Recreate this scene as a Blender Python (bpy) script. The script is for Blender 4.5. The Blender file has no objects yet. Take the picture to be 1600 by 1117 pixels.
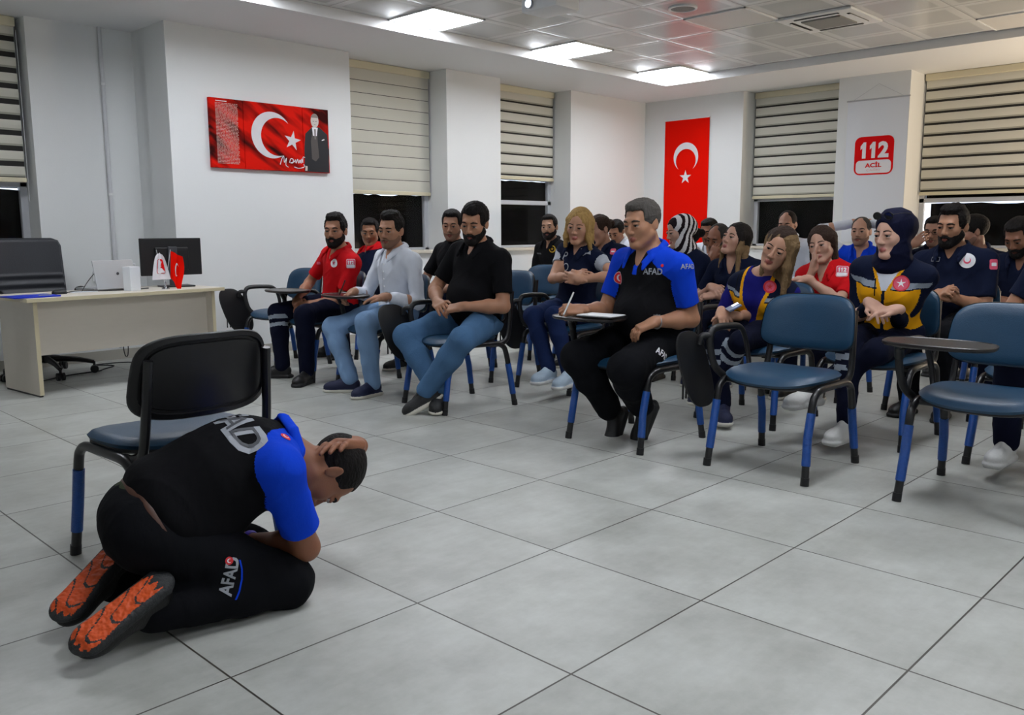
import bpy, bmesh, math, random
import numpy as np
from mathutils import Vector, Matrix
from mathutils.bvhtree import BVHTree
from mathutils.geometry import tessellate_polygon
random.seed(7); rng = np.random.default_rng(7)
S = bpy.context.scene; COL = S.collection
PI = math.pi

# ------------------------------------------------------------------ camera
CAM_F, CAM_YAW, CAM_PITCH, CAM_ROLL = 1349.18, .7722, .1469, -.0036
CAM_POS = np.array([-1.5496, -1.9069, 1.1006])
def _rot(y, p, r):
    cy, sy, cp, sp = math.cos(y), math.sin(y), math.cos(p), math.sin(p)
    f = np.array([cy*cp, sy*cp, -sp]); R = np.array([sy, -cy, 0.]); U = np.cross(R, f)
    cr, sr = math.cos(r), math.sin(r)
    return cr*R+sr*U, -sr*R+cr*U, f
CR, CU, CF = _rot(CAM_YAW, CAM_PITCH, CAM_ROLL)
cd = bpy.data.cameras.new('camera'); cam = bpy.data.objects.new('camera', cd); COL.objects.link(cam)
cd.sensor_fit = 'HORIZONTAL'; cd.sensor_width = 36; cd.lens = CAM_F*36/1600; cd.clip_start = .05
cd.dof.use_dof = False
m = Matrix.Identity(4)
for i in range(3):
    m[i][0] = CR[i]; m[i][1] = CU[i]; m[i][2] = -CF[i]; m[i][3] = CAM_POS[i]
cam.matrix_world = m; S.camera = cam
# measuring helpers: a pixel of the photograph -> a place in the room
def _ray(px, py): return CF + CR*((px-800)/CAM_F) - CU*((py-558.5)/CAM_F)
def gp(px, py, z=0.): d = _ray(px, py); return CAM_POS + d*(z-CAM_POS[2])/d[2]
def wx(px, py, x): d = _ray(px, py); return CAM_POS + d*(x-CAM_POS[0])/d[0]
def wy(px, py, y): d = _ray(px, py); return CAM_POS + d*(y-CAM_POS[1])/d[1]
def at(px, py, dist): return CAM_POS + _ray(px, py)*dist

# ------------------------------------------------------------------ world, exposure
w = bpy.data.worlds.new('world'); S.world = w; w.use_nodes = True
bg = w.node_tree.nodes['Background']; bg.inputs[0].default_value = (.75, .85, 1, 1); bg.inputs[1].default_value = 1.6
S.view_settings.view_transform = 'Standard'; S.view_settings.look = 'None'
S.view_settings.exposure = 0.22; S.view_settings.gamma = 1; S.view_settings.use_curve_mapping = False
LAMP = 22.          # ceiling panel radiance
sl = bpy.data.lights.new('sunlight', 'SUN'); sl.energy = 4.; sl.color = (1, .86, .66); sl.angle = .02      # low sun that only finds the gap beside the window film
so = bpy.data.objects.new('sunlight', sl); COL.objects.link(so); so.rotation_euler = Vector((-.93, .30, -.14)).to_track_quat('-Z', 'Y').to_euler()
al = bpy.data.lights.new('window_daylight', 'AREA'); al.energy = 65; al.color = (1, .80, .58); al.size = .5         # added area lamp out of view, warming the soffit in place of leaked daylight
ao = bpy.data.objects.new('window_daylight', al); COL.objects.link(ao); ao.location = (8.0, -1.3, .75); ao.rotation_euler = Vector((-.06, .8, 1.)).to_track_quat('-Z', 'Y').to_euler()

# ------------------------------------------------------------------ materials
def srgb(c):
    if isinstance(c, str): c = [int(c[i:i+2], 16)/255 for i in (0, 2, 4)]
    return tuple((x/12.92 if x <= .04045 else ((x+.055)/1.055)**2.4) for x in c)
MATS = {}
def mat(name, col, rough=.6, metal=0., bump=0., bscale=60., var=0., vscale=8., spec=.5, emit=0., coat=0., sheen=0., stretch=None, detail=3, trans=0., sss=0.):
    if name in MATS: return MATS[name]
    m = bpy.data.materials.new(name); m.use_nodes = True; nt = m.node_tree; b = nt.nodes['Principled BSDF']
    c = srgb(col); b.inputs['Base Color'].default_value = (*c, 1); b.inputs['Roughness'].default_value = rough
    b.inputs['Metallic'].default_value = metal; b.inputs['Specular IOR Level'].default_value = spec
    if coat: b.inputs['Coat Weight'].default_value = coat; b.inputs['Coat Roughness'].default_value = .15
    if sheen: b.inputs['Sheen Weight'].default_value = sheen; b.inputs['Sheen Roughness'].default_value = .5
    if trans: b.inputs['Transmission Weight'].default_value = trans
    if sss:
        b.inputs['Subsurface Weight'].default_value = sss; b.inputs['Subsurface Radius'].default_value = (.02, .008, .004)
    if emit: b.inputs['Emission Color'].default_value = (*c, 1); b.inputs['Emission Strength'].default_value = emit
    tc = nt.nodes.new('ShaderNodeTexCoord'); src = tc.outputs['Object']
    if stretch:
        mp = nt.nodes.new('ShaderNodeMapping'); mp.inputs['Scale'].default_value = stretch; nt.links.new(src, mp.inputs[0]); src = mp.outputs[0]
    if var:
        n = nt.nodes.new('ShaderNodeTexNoise'); n.inputs['Scale'].default_value = vscale; n.inputs['Detail'].default_value = 4; nt.links.new(src, n.inputs[0])
        mx = nt.nodes.new('ShaderNodeMix'); mx.data_type = 'RGBA'
        mx.inputs[6].default_value = (*[max(0, x*(1-var)) for x in c], 1); mx.inputs[7].default_value = (*[min(1, x*(1+var)) for x in c], 1)
        nt.links.new(n.outputs[0], mx.inputs[0]); nt.links.new(mx.outputs[2], b.inputs['Base Color'])
    if bump:
        n = nt.nodes.new('ShaderNodeTexNoise'); n.inputs['Scale'].default_value = bscale; n.inputs['Detail'].default_value = detail; nt.links.new(src, n.inputs[0])
        bp = nt.nodes.new('ShaderNodeBump'); bp.inputs['Strength'].default_value = bump; bp.inputs['Distance'].default_value = .01
        nt.links.new(n.outputs[0], bp.inputs['Height']); nt.links.new(bp.outputs[0], b.inputs['Normal'])
    MATS[name] = m; return m
def cloth(name, col, **k):
    d = dict(rough=.9, bump=.55, bscale=17, var=.12, vscale=12, spec=.12, detail=5, stretch=(1, 1, .6)); d.update(k); return mat(name, col, **d)

M_wall = mat('wall_paint', 'e6e8e8', rough=.75, bump=.08, bscale=180, var=.015, vscale=2)
M_ceil = mat('soffit_paint', 'e2e3e4', rough=.8, bump=.05, bscale=150)
M_rev = mat('reveal_paint', 'd8d8d4', rough=.8)
M_frame = mat('window_frame_white', 'c9ccd2', rough=.4)
M_board = mat('dark_window_film', '060507', rough=.8, spec=.1)
M_blind = mat('blind_fabric', 'd2d0c4', rough=.85, bump=.1, bscale=250, trans=.0)
M_rail = mat('blind_rail', 'd8d0b4', rough=.5)
M_black = mat('black_plastic', '0c0c0f', rough=.45, bump=.05, bscale=300)
M_tube = mat('black_tube', '0d0d10', rough=.35, spec=.6)
M_wrap = mat('blue_wrap_film', '0d4794', rough=.35, bump=.4, bscale=120, stretch=(1, 1, 3), var=.2, vscale=60)
M_seat = mat('blue_vinyl', '163c58', rough=.42, bump=.12, bscale=220, var=.08, vscale=20)
M_desk = mat('desk_laminate', 'd2cabd', rough=.5, var=.03, vscale=12, stretch=(1, 1, 6))
M_deskedge = mat('desk_edge', 'd0c5a4', rough=.5)
M_white = mat('white_plastic', 'e6e8ea', rough=.4)
M_silver = mat('silver', 'b4b6ba', rough=.3, metal=.8)
M_red = mat('flag_red', 'ea1406', rough=.9, bump=.06, bscale=60, spec=.05)
M_flagwhite = mat('flag_white', 'e9e6ea', rough=.7)
M_navy = cloth('navy_fabric', '0f1426')

def floor_material():
    m = bpy.data.materials.new('floor_tiles'); m.use_nodes = True; nt = m.node_tree; N = nt.nodes; L = nt.links; b = N['Principled BSDF']
    tc = N.new('ShaderNodeTexCoord'); sep = N.new('ShaderNodeSeparateXYZ'); L.new(tc.outputs['Object'], sep.inputs[0])
    def math_(op, a, bb=None):
        n = N.new('ShaderNodeMath'); n.operation = op
        for i, v in enumerate((a, bb)):
            if v is None: continue
            if isinstance(v, (int, float)): n.inputs[i].default_value = v
            else: L.new(v, n.inputs[i])
        return n.outputs[0]
    gs = []; ids = []
    for ax in (0, 1):
        t = math_('DIVIDE', sep.outputs[ax], .6); fr = math_('FRACT', t); ids.append(math_('FLOOR', t))
        d = math_('ABSOLUTE', math_('SUBTRACT', fr, .5)); gs.append(math_('GREATER_THAN', d, .5-.0046))
    g = math_('MAXIMUM', gs[0], gs[1])
    cmb = N.new('ShaderNodeCombineXYZ'); L.new(ids[0], cmb.inputs[0]); L.new(ids[1], cmb.inputs[1])
    wn = N.new('ShaderNodeTexWhiteNoise'); wn.noise_dimensions = '2D'; L.new(cmb.outputs[0], wn.inputs[0])
    add = N.new('ShaderNodeVectorMath'); add.operation = 'MULTIPLY_ADD'; L.new(wn.outputs['Color'], add.inputs[0]); add.inputs[1].default_value = (9, 9, 9); L.new(tc.outputs['Object'], add.inputs[2])
    n1 = N.new('ShaderNodeTexNoise'); n1.inputs['Scale'].default_value = 3.2; n1.inputs['Detail'].default_value = 8; n1.inputs['Roughness'].default_value = .68; L.new(add.outputs[0], n1.inputs[0])
    mp = N.new('ShaderNodeMapping'); mp.inputs['Scale'].default_value = (3, 16, 3); L.new(add.outputs[0], mp.inputs[0])
    n2 = N.new('ShaderNodeTexNoise'); n2.inputs['Scale'].default_value = 2.2; n2.inputs['Detail'].default_value = 6; L.new(mp.outputs[0], n2.inputs[0])
    s = math_('ADD', math_('MULTIPLY', n1.outputs[0], .86), math_('MULTIPLY', n2.outputs[0], .14))
    r = N.new('ShaderNodeValToRGB'); r.color_ramp.elements[0].position = .34; r.color_ramp.elements[1].position = .66
    r.color_ramp.elements[0].color = (*srgb('9fa09a'), 1); r.color_ramp.elements[1].color = (*srgb('bdbfba'), 1); L.new(s, r.inputs[0])
    mx = N.new('ShaderNodeMix'); mx.data_type = 'RGBA'; L.new(g, mx.inputs[0]); L.new(r.outputs[0], mx.inputs[6]); mx.inputs[7].default_value = (*srgb('45413b'), 1)
    L.new(mx.outputs[2], b.inputs['Base Color'])
    b.inputs['Roughness'].default_value = .38; b.inputs['Specular IOR Level'].default_value = .45
    rr = math_('ADD', math_('MULTIPLY', n1.outputs[0], .22), .27); L.new(rr, b.inputs['Roughness'])
    bp = N.new('ShaderNodeBump'); bp.inputs['Strength'].default_value = .5; bp.inputs['Distance'].default_value = .002
    L.new(math_('SUBTRACT', math_('MULTIPLY', n1.outputs[0], .2), g), bp.inputs['Height']); L.new(bp.outputs[0], b.inputs['Normal'])
    return m

CX0, CY0, PITCH = 7.25, 4.12, .585      # corner and pitch of the panelled ceiling field
def ceiling_material():
    m = bpy.data.materials.new('ceiling_panels'); m.use_nodes = True; nt = m.node_tree; N = nt.nodes; L = nt.links; b = N['Principled BSDF']
    tc = N.new('ShaderNodeTexCoord'); sep = N.new('ShaderNodeSeparateXYZ'); L.new(tc.outputs['Object'], sep.inputs[0])
    def math_(op, a, bb=None):
        n = N.new('ShaderNodeMath'); n.operation = op
        for i, v in enumerate((a, bb)):
            if v is None: continue
            if isinstance(v, (int, float)): n.inputs[i].default_value = v
            else: L.new(v, n.inputs[i])
        return n.outputs[0]
    ds = []
    for ax, o in ((0, CX0), (1, CY0)):
        fr = math_('FRACT', math_('DIVIDE', math_('SUBTRACT', sep.outputs[ax], o-40*PITCH), PITCH))
        ds.append(math_('ABSOLUTE', math_('SUBTRACT', fr, .5)))
    d = math_('MAXIMUM', ds[0], ds[1])
    r = N.new('ShaderNodeValToRGB'); e = r.color_ramp.elements
    e[0].position = 0; e[0].color = (*srgb('bcbdbd'), 1); e[1].position = 1; e[1].color = (*srgb('aaaaaa'), 1)
    for p, c in ((.36, 'bcbdbd'), (.385, 'd4d5d5'), (.488, 'd6d7d7'), (.494, 'b0b0b0')):
        x = e.new(p); x.color = (*srgb(c), 1)
    L.new(d, r.inputs[0]); L.new(r.outputs[0], b.inputs['Base Color'])
    h = N.new('ShaderNodeValToRGB'); e = h.color_ramp.elements; e[0].position = .46; e[0].color = (1, 1, 1, 1); e[1].position = .5; e[1].color = (0, 0, 0, 1); L.new(d, h.inputs[0])
    bp = N.new('ShaderNodeBump'); bp.inputs['Strength'].default_value = .6; bp.inputs['Distance'].default_value = .006; L.new(h.outputs[0], bp.inputs['Height']); L.new(bp.outputs[0], b.inputs['Normal'])
    b.inputs['Roughness'].default_value = .24; b.inputs['Specular IOR Level'].default_value = .8; b.inputs['Metallic'].default_value = .0
    return m

# ------------------------------------------------------------------ object helpers
def link(name, me, parent=None, loc=None):
    o = bpy.data.objects.new(name, me); COL.objects.link(o)
    if parent is not None:
        o.parent = parent
    if loc is not None: o.location = loc
    return o
def empty(name, loc, rz=0., label=None, cat=None, group=None):
    o = bpy.data.objects.new(name, None); COL.objects.link(o); o.location = loc; o.rotation_euler = (0, 0, rz); o.empty_display_size = .1
    return tag(o, label, cat, group)
def tag(o, label=None, cat=None, group=None, kind=None):
    if label: o['label'] = label
    if cat: o['category'] = cat
    if group: o['group'] = group
    if kind: o['kind'] = kind
    return o
class MB:
    """collects shapes, then becomes one mesh"""
    def __init__(s): s.v = []; s.f = []; s.m = []; s.mats = []
    def _mi(s, m):
        if m not in s.mats: s.mats.append(m)
        return s.mats.index(m)
    def add(s, v, f, m):
        b = len(s.v); s.v += [tuple(map(float, p)) for p in v]; s.f += [tuple(b+i for i in q) for q in f]; s.m += [s._mi(m)]*len(f); return s
    def box(s, c, h, m, R=None, bev=0.):
        c = np.array(c, float); h = np.array(h, float)
        bm = bmesh.new(); bmesh.ops.create_cube(bm, size=2)
        for v in bm.verts: v.co = Vector([v.co[i]*h[i] for i in range(3)])
        if bev > 0: bmesh.ops.bevel(bm, geom=list(bm.edges), offset=bev, segments=2, affect='EDGES', profile=.5)
        vs = np.array([v.co[:] for v in bm.verts]); bm.verts.index_update(); fs = [[v.index for v in f.verts] for f in bm.faces]; bm.free()
        if R is not None: vs = vs @ np.array(R)
        return s.add(vs+c, fs, m)
    def bx(s, x0, x1, y0, y1, z0, z1, m, bev=0.):
        return s.box(((x0+x1)/2, (y0+y1)/2, (z0+z1)/2), (abs(x1-x0)/2, abs(y1-y0)/2, abs(z1-z0)/2), m, bev=bev)
    def tube(s, pts, r, m, n=10, rx=None, closed=False):
        P = smooth_path(pts); rr = np.interp(np.linspace(0, 1, len(P)), np.linspace(0, 1, len(r)), r) if hasattr(r, '__len__') else np.full(len(P), r)
        T = np.gradient(P, axis=0); T /= np.linalg.norm(T, axis=1)[:, None]+1e-9
        up = np.array([0, 0, 1.]) if abs(T[0][2]) < .9 else np.array([0, 1., 0]); vs = []; a = np.cross(up, T[0]); a /= np.linalg.norm(a)
        for p, t, q in zip(P, T, rr):
            a = a - t*(a@t); a /= np.linalg.norm(a)+1e-9; b = np.cross(t, a)
            for k in range(n):
                th = 2*PI*k/n; vs.append(p+(a*math.cos(th)+b*math.sin(th)*(rx or 1))*q)
        L = len(P); fs = [[i*n+k, i*n+(k+1) % n, (i+1)*n+(k+1) % n, (i+1)*n+k] for i in range(L-1) for k in range(n)]
        fs += [list(range(n))[::-1], [(L-1)*n+k for k in range(n)]]
        return s.add(vs, fs, m)
    def cyl(s, a, b, r, m, n=20, r2=None):
        a = np.array(a, float); b = np.array(b, float); t = (b-a)/np.linalg.norm(b-a); u = np.cross(t, [0, 0, 1.] if abs(t[2]) < .9 else [1., 0, 0]); u /= np.linalg.norm(u); w_ = np.cross(t, u)
        r2 = r if r2 is None else r2; vs = []
        for p, q in ((a, r), (b, r2)):
            for k in range(n): th = 2*PI*k/n; vs.append(p+(u*math.cos(th)+w_*math.sin(th))*q)
        return s.add(vs, [[k, (k+1) % n, n+(k+1) % n, n+k] for k in range(n)]+[list(range(n))[::-1], [n+k for k in range(n)]], m)
    def lathe(s, prof, c, m, n=28):
        vs = [(c[0]+r*math.cos(2*PI*k/n), c[1]+r*math.sin(2*PI*k/n), c[2]+z) for r, z in prof for k in range(n)]
        L = len(prof); return s.add(vs, [[i*n+k, i*n+(k+1) % n, (i+1)*n+(k+1) % n, (i+1)*n+k] for i in range(L-1) for k in range(n)], m)
    def prism(s, pts2, fn, t, m):
        """outline pts2 (2D) extruded t along the third axis of fn(u,v,w)->xyz"""
        n = len(pts2); vs = [fn(u, v, 0) for u, v in pts2]+[fn(u, v, t) for u, v in pts2]
        tri = tessellate_polygon([[Vector((u, v, 0)) for u, v in pts2]])
        fs = [list(q) for q in tri]+[[i+n for i in q][::-1] for q in tri]+[[i, (i+1) % n, n+(i+1) % n, n+i] for i in range(n)]
        return s.add(vs, fs, m)
    def pad(s, w_, d, prof, m, ex=3.5, fn=None, n=48, taper=0.):
        """cushion: superellipse outline, profile of (size factor, height)"""
        vs = []
        for rf, z in prof:
            for k in range(n):
                th = 2*PI*k/n; c, q = math.cos(th), math.sin(th)
                x = math.copysign(abs(c)**(2/ex), c)*d/2; y = math.copysign(abs(q)**(2/ex), q)*w_/2
                inset = (1-rf)*min(w_, d)/2
                x = x*(1-inset/(d/2)); y = y*(1-inset/(w_/2)); y *= 1-taper*x/(d/2)
                p = (x, y, z); vs.append(fn(*p) if fn else p)
        L = len(prof); fs = [[i*n+k, i*n+(k+1) % n, (i+1)*n+(k+1) % n, (i+1)*n+k] for i in range(L-1) for k in range(n)]
        return s.add(vs, fs, m)
    def build(s, name, parent=None, smooth=False, loc=None, angle=None):
        me = bpy.data.meshes.new(name); me.from_pydata(s.v, [], s.f)
        for m_ in s.mats: me.materials.append(m_)
        me.polygons.foreach_set('material_index', s.m)
        bm = bmesh.new(); bm.from_mesh(me); bmesh.ops.recalc_face_normals(bm, faces=bm.faces); bm.to_mesh(me); bm.free()
        if smooth:
            me.polygons.foreach_set('use_smooth', [True]*len(me.polygons))
            me.set_sharp_from_angle(angle=math.radians(angle or 40))
        return link(name, me, parent, loc)
def smooth_path(pts, sub=5):
    P = np.array(pts, float)
    if len(P) < 3: return np.array([P[0]*(1-t)+P[-1]*t for t in np.linspace(0, 1, 3)])
    Q = np.vstack([2*P[0]-P[1], P, 2*P[-1]-P[-2]]); out = []
    for i in range(1, len(Q)-2):
        for t in np.linspace(0, 1, sub, endpoint=False):
            a, b, c, d = Q[i-1], Q[i], Q[i+1], Q[i+2]
            out.append(.5*((2*b)+(-a+c)*t+(2*a-5*b+4*c-d)*t*t+(-a+3*b-3*c+d)*t**3))
    out.append(P[-1]); return np.array(out)

def text_polys(txt, size=1., bold=0.):
    cu = bpy.data.curves.new('t', 'FONT'); cu.body = txt; cu.size = size; cu.align_x = 'CENTER'; cu.align_y = 'CENTER'; cu.resolution_u = 3; cu.offset = bold
    o = bpy.data.objects.new('t', cu); COL.objects.link(o); dg = bpy.context.evaluated_depsgraph_get()
    me = bpy.data.meshes.new_from_object(o.evaluated_get(dg)); bpy.data.objects.remove(o)
    v = np.array([x.co[:2] for x in me.vertices]).reshape(-1, 2); f = [list(p.vertices) for p in me.polygons]; bpy.data.meshes.remove(me)
    if len(v): v = v-(v.max(0)+v.min(0))/2
    return v, f
def disc2(r, n=28, c=(0, 0)): return [(c[0]+r*math.cos(2*PI*k/n), c[1]+r*math.sin(2*PI*k/n)) for k in range(n)]
def star2(r, c=(0, 0), rot=90, q=.382): return [(c[0]+(r if k % 2 == 0 else r*q)*math.cos(math.radians(rot+36*k)), c[1]+(r if k % 2 == 0 else r*q)*math.sin(math.radians(rot+36*k))) for k in range(10)]
def crescent2(R, r, off, ang, c=(0, 0), n=40):
    """crescent opening towards angle ang"""
    a = math.acos(max(-1, min(1, (R*R+off*off-r*r)/(2*R*off)))); b = math.acos(max(-1, min(1, (off*off+r*r-R*R)/(2*off*r))))
    pts = []
    for k in range(n+1): t = a+(2*PI-2*a)*k/n; pts.append((R*math.cos(t), R*math.sin(t)))
    t0 = PI+b; t1 = PI-b        # on the inner circle, centre (off,0)
    t0 = 2*PI-(PI-b)
    for k in range(1, n):
        t = t0+(PI-b-t0)*k/n; pts.append((off+r*math.cos(t), r*math.sin(t)))
    ca, sa = math.cos(math.radians(ang)), math.sin(math.radians(ang))
    return [(c[0]+x*ca-y*sa, c[1]+x*sa+y*ca) for x, y in pts]
def rrect2(w_, h, r, n=5):
    o = []
    for cx, cy, a0 in ((w_/2-r, h/2-r, 0), (-w_/2+r, h/2-r, 90), (-w_/2+r, -h/2+r, 180), (w_/2-r, -h/2+r, 270)):
        for k in range(n+1): t = math.radians(a0+90*k/n); o.append((cx+r*math.cos(t), cy+r*math.sin(t)))
    return o
def decal(name, shapes, parent, origin, look, up, cloth_objs, mat_, lift=.002, flip=False):
    """flat shapes (list of outlines or (verts,faces)) laid onto the nearest of the given surfaces, seen along `look`"""
    look = Vector(look).normalized(); up = Vector(up); right = look.cross(up).normalized(); up = right.cross(look).normalized()
    if not hasattr(cloth_objs, '__len__'): cloth_objs = [cloth_objs]
    trees = [(BVH(o), Vector(world_off(o))) for o in cloth_objs]
    V = []; F = []
    for s_ in shapes:
        if isinstance(s_, tuple): v, f = s_
        else:
            v = np.array(s_); f = [list(q) for q in tessellate_polygon([[Vector((a, b, 0)) for a, b in s_]])]
        base = len(V); V += [tuple(p) for p in v]; F += [[base+i for i in q] for q in f]
    if not V: return None
    bm = bmesh.new(); bv = [bm.verts.new((p[0], p[1], 0)) for p in V]
    for q in F:
        try: bm.faces.new([bv[i] for i in q])
        except ValueError: pass
    span = max(np.ptp(np.array(V)[:, 0]), np.ptp(np.array(V)[:, 1]))
    bmesh.ops.triangulate(bm, faces=bm.faces)
    for _ in range(3):
        es = [e for e in bm.edges if e.calc_length() > max(.008, span/10)]
        if not es: break
        bmesh.ops.subdivide_edges(bm, edges=es, cuts=1); bmesh.ops.triangulate(bm, faces=[f for f in bm.faces if len(f.verts) > 3])
    last = None
    for v in bm.verts:
        p = Vector(origin)+right*v.co.x+up*v.co.y; best = None
        for t, off in trees:
            h = t.ray_cast(p-off, look, 1.5)
            if h[0] is not None and (best is None or h[3] < best[1]): best = (h[0]+off, h[3])
        if best is None: q = p+look*(last if last is not None else .2)
        else: q = best[0]; last = best[1]
        v.co = q-look*lift
    me = bpy.data.meshes.new(name); off = Vector(world_off(parent))
    for v in bm.verts: v.co = v.co-off
    bm.to_mesh(me); bm.free(); me.materials.append(mat_)
    return link(name, me, parent)
_b = {}
def BVH(o):
    if o.name not in _b:
        me = o.data; _b[o.name] = BVHTree.FromPolygons([v.co[:] for v in me.vertices], [list(p.vertices) for p in me.polygons])
    return _b[o.name]
def world_off(o):
    r = Vector((0, 0, 0))
    while o is not None: r = r+o.location; o = o.parent
    return r

# ------------------------------------------------------------------ smooth solids from blended shapes (for bodies, clothes, hair)
def nrm(v): v = np.array(v, float); return v/(np.linalg.norm(v)+1e-12)
def cap(a, b, ra, rb=None, k=.02, lab=0, op='+'): return dict(t='cap', a=np.array(a, float), b=np.array(b, float), ra=ra, rb=ra if rb is None else rb, k=k, lab=lab, op=op)
def ell(c, r, R=None, k=.02, lab=0, op='+'): return dict(t='ell', c=np.array(c, float), r=np.array(r, float), R=np.eye(3) if R is None else np.array(R), k=k, lab=lab, op=op)
def rbox(c, h, rd, R=None, k=.01, lab=0, op='+'): return dict(t='box', c=np.array(c, float), h=np.array(h, float), rd=rd, R=np.eye(3) if R is None else np.array(R), k=k, lab=lab, op=op)
def cut(p, n): return dict(t='cut', p=np.array(p, float), n=nrm(n), op='c')
def pbounds(p):
    if p['t'] == 'cap':
        r = max(p['ra'], p['rb']); return np.minimum(p['a'], p['b'])-r, np.maximum(p['a'], p['b'])+r
    if p['t'] == 'ell': h = np.abs(p['R'].T)@p['r']; return p['c']-h, p['c']+h
    h = np.abs(p['R'].T)@(p['h']+p['rd']); return p['c']-h, p['c']+h
def psdf(p, X, Y, Z):
    if p['t'] == 'cap':
        a, ba = p['a'], p['b']-p['a']; l2 = float(ba@ba)+1e-12
        x, y, z = X-a[0], Y-a[1], Z-a[2]; t = np.clip((x*ba[0]+y*ba[1]+z*ba[2])/l2, 0, 1)
        return np.sqrt((x-t*ba[0])**2+(y-t*ba[1])**2+(z-t*ba[2])**2)-(p['ra']+(p['rb']-p['ra'])*t)
    c, R = p['c'], p['R']; x, y, z = X-c[0], Y-c[1], Z-c[2]
    q = [R[i][0]*x+R[i][1]*y+R[i][2]*z for i in range(3)]
    if p['t'] == 'ell':
        r = p['r']; k0 = np.sqrt(sum((q[i]/r[i])**2 for i in range(3)))+1e-9; k1 = np.sqrt(sum((q[i]/r[i]**2)**2 for i in range(3)))+1e-9
        return k0*(k0-1)/k1
    d = [np.abs(q[i])-p['h'][i] for i in range(3)]
    return np.sqrt(sum(np.maximum(e, 0)**2 for e in d))+np.minimum(np.maximum(d[0], np.maximum(d[1], d[2])), 0)-p['rd']
CORN = np.array([[i, j, k] for i in (0, 1) for j in (0, 1) for k in (0, 1)])
EDG = [(a, b) for a in range(8) for b in range(a+1, 8) if np.abs(CORN[a]-CORN[b]).sum() == 1]
def solid(prims, vox, wrinkle=0., wfreq=25., seed=0):
    lo = np.full(3, 9e9); hi = -lo
    for p in prims:
        if p['op'] == '+': a, b = pbounds(p); lo = np.minimum(lo, a); hi = np.maximum(hi, b)
    lo -= 3*vox; hi += 3*vox; n = np.ceil((hi-lo)/vox).astype(int)+1
    ax = [(lo[i]+vox*np.arange(n[i])).astype(np.float32) for i in range(3)]
    Fd = np.full(n, 1., np.float32); Lb = np.zeros(n, np.int8)
    for p in prims:
        if p['op'] == 'c':
            d = (ax[0][:, None, None]-p['p'][0])*p['n'][0]+(ax[1][None, :, None]-p['p'][1])*p['n'][1]+(ax[2][None, None, :]-p['p'][2])*p['n'][2]
            np.maximum(Fd, d, out=Fd); continue
        a, b = pbounds(p); mg = p['k']+2*vox
        i0 = np.clip(np.floor((a-mg-lo)/vox).astype(int), 0, n-1); i1 = np.clip(np.ceil((b+mg-lo)/vox).astype(int)+1, 1, n)
        if np.any(i1 <= i0): continue
        sl = tuple(slice(i0[i], i1[i]) for i in range(3))
        d = psdf(p, ax[0][sl[0]][:, None, None], ax[1][sl[1]][None, :, None], ax[2][sl[2]][None, None, :]).astype(np.float32)
        s = Fd[sl]; k = max(p['k'], 1e-5)
        if p['op'] == '+':
            Lb[sl] = np.where(d < s, p['lab'], Lb[sl]); h = np.maximum(k-np.abs(s-d), 0)/k; Fd[sl] = np.minimum(s, d)-h*h*k*.25
        else:
            d = -d; h = np.maximum(k-np.abs(s-d), 0)/k; Fd[sl] = np.maximum(s, d)+h*h*k*.25
    ins = Fd < 0
    cs = [ins[c[0]:n[0]-1+c[0], c[1]:n[1]-1+c[1], c[2]:n[2]-1+c[2]] for c in CORN]
    cnt = np.zeros(n-1, np.int8)
    for c in cs: cnt += c
    idx = np.argwhere((cnt > 0) & (cnt < 8)); vid = np.full(n-1, -1, np.int32); vid[tuple(idx.T)] = np.arange(len(idx))
    val = np.stack([Fd[tuple((idx+c).T)] for c in CORN], 1); acc = np.zeros((len(idx), 3)); ct = np.zeros(len(idx))
    for a, b in EDG:
        va, vb = val[:, a], val[:, b]; mk = (va < 0) != (vb < 0); t = np.where(mk, va/np.where(mk, va-vb, 1), 0)
        acc += mk[:, None]*(CORN[a]+t[:, None]*(CORN[b]-CORN[a])); ct += mk
    V = lo+vox*(idx+acc/ct[:, None]); lab = Lb[tuple(idx.T)]
    Q = []
    for axi in range(3):
        u, w_ = (axi+1) % 3, (axi+2) % 3
        s0 = [slice(None)]*3; s1 = [slice(None)]*3; s0[axi] = slice(0, n[axi]-1); s1[axi] = slice(1, n[axi])
        A, B = ins[tuple(s0)], ins[tuple(s1)]; e = np.argwhere(A != B); e = e[(e[:, u] > 0) & (e[:, w_] > 0) & (e[:, u] < n[u]-1) & (e[:, w_] < n[w_]-1)]
        fl = A[tuple(e.T)]; eu = np.zeros(3, int); eu[u] = 1; ew = np.zeros(3, int); ew[w_] = 1
        q = np.stack([vid[tuple((e-eu-ew).T)], vid[tuple((e-ew).T)], vid[tuple(e.T)], vid[tuple((e-eu).T)]], 1)
        q[~fl] = q[~fl][:, ::-1]; Q.append(q)
    Q = np.vstack(Q); Q = Q[(Q >= 0).all(1)]
    if wrinkle:
        # folds: move along the surface normal
        fn = np.cross(V[Q[:, 2]]-V[Q[:, 0]], V[Q[:, 3]]-V[Q[:, 1]]); N_ = np.zeros_like(V)
        for k in range(4): np.add.at(N_, Q[:, k], fn)
        N_ /= np.linalg.norm(N_, axis=1)[:, None]+1e-12
        r = np.random.default_rng(seed); s = np.zeros(len(V))
        for o in range(5):
            dirv = nrm(r.normal(size=3)); wv = nrm(r.normal(size=3)); fq = wfreq*(.7+.5*o)
            ph = V@dirv*fq+1.4*np.sin(V@wv*fq*.45+r.uniform(0, 6)); s += (1-np.abs(np.sin(ph*.5+r.uniform(0, 6))))**2.2/(1+.35*o)
        V = V+N_*((s-s.mean())*wrinkle)[:, None]
    return V, Q, lab
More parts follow.
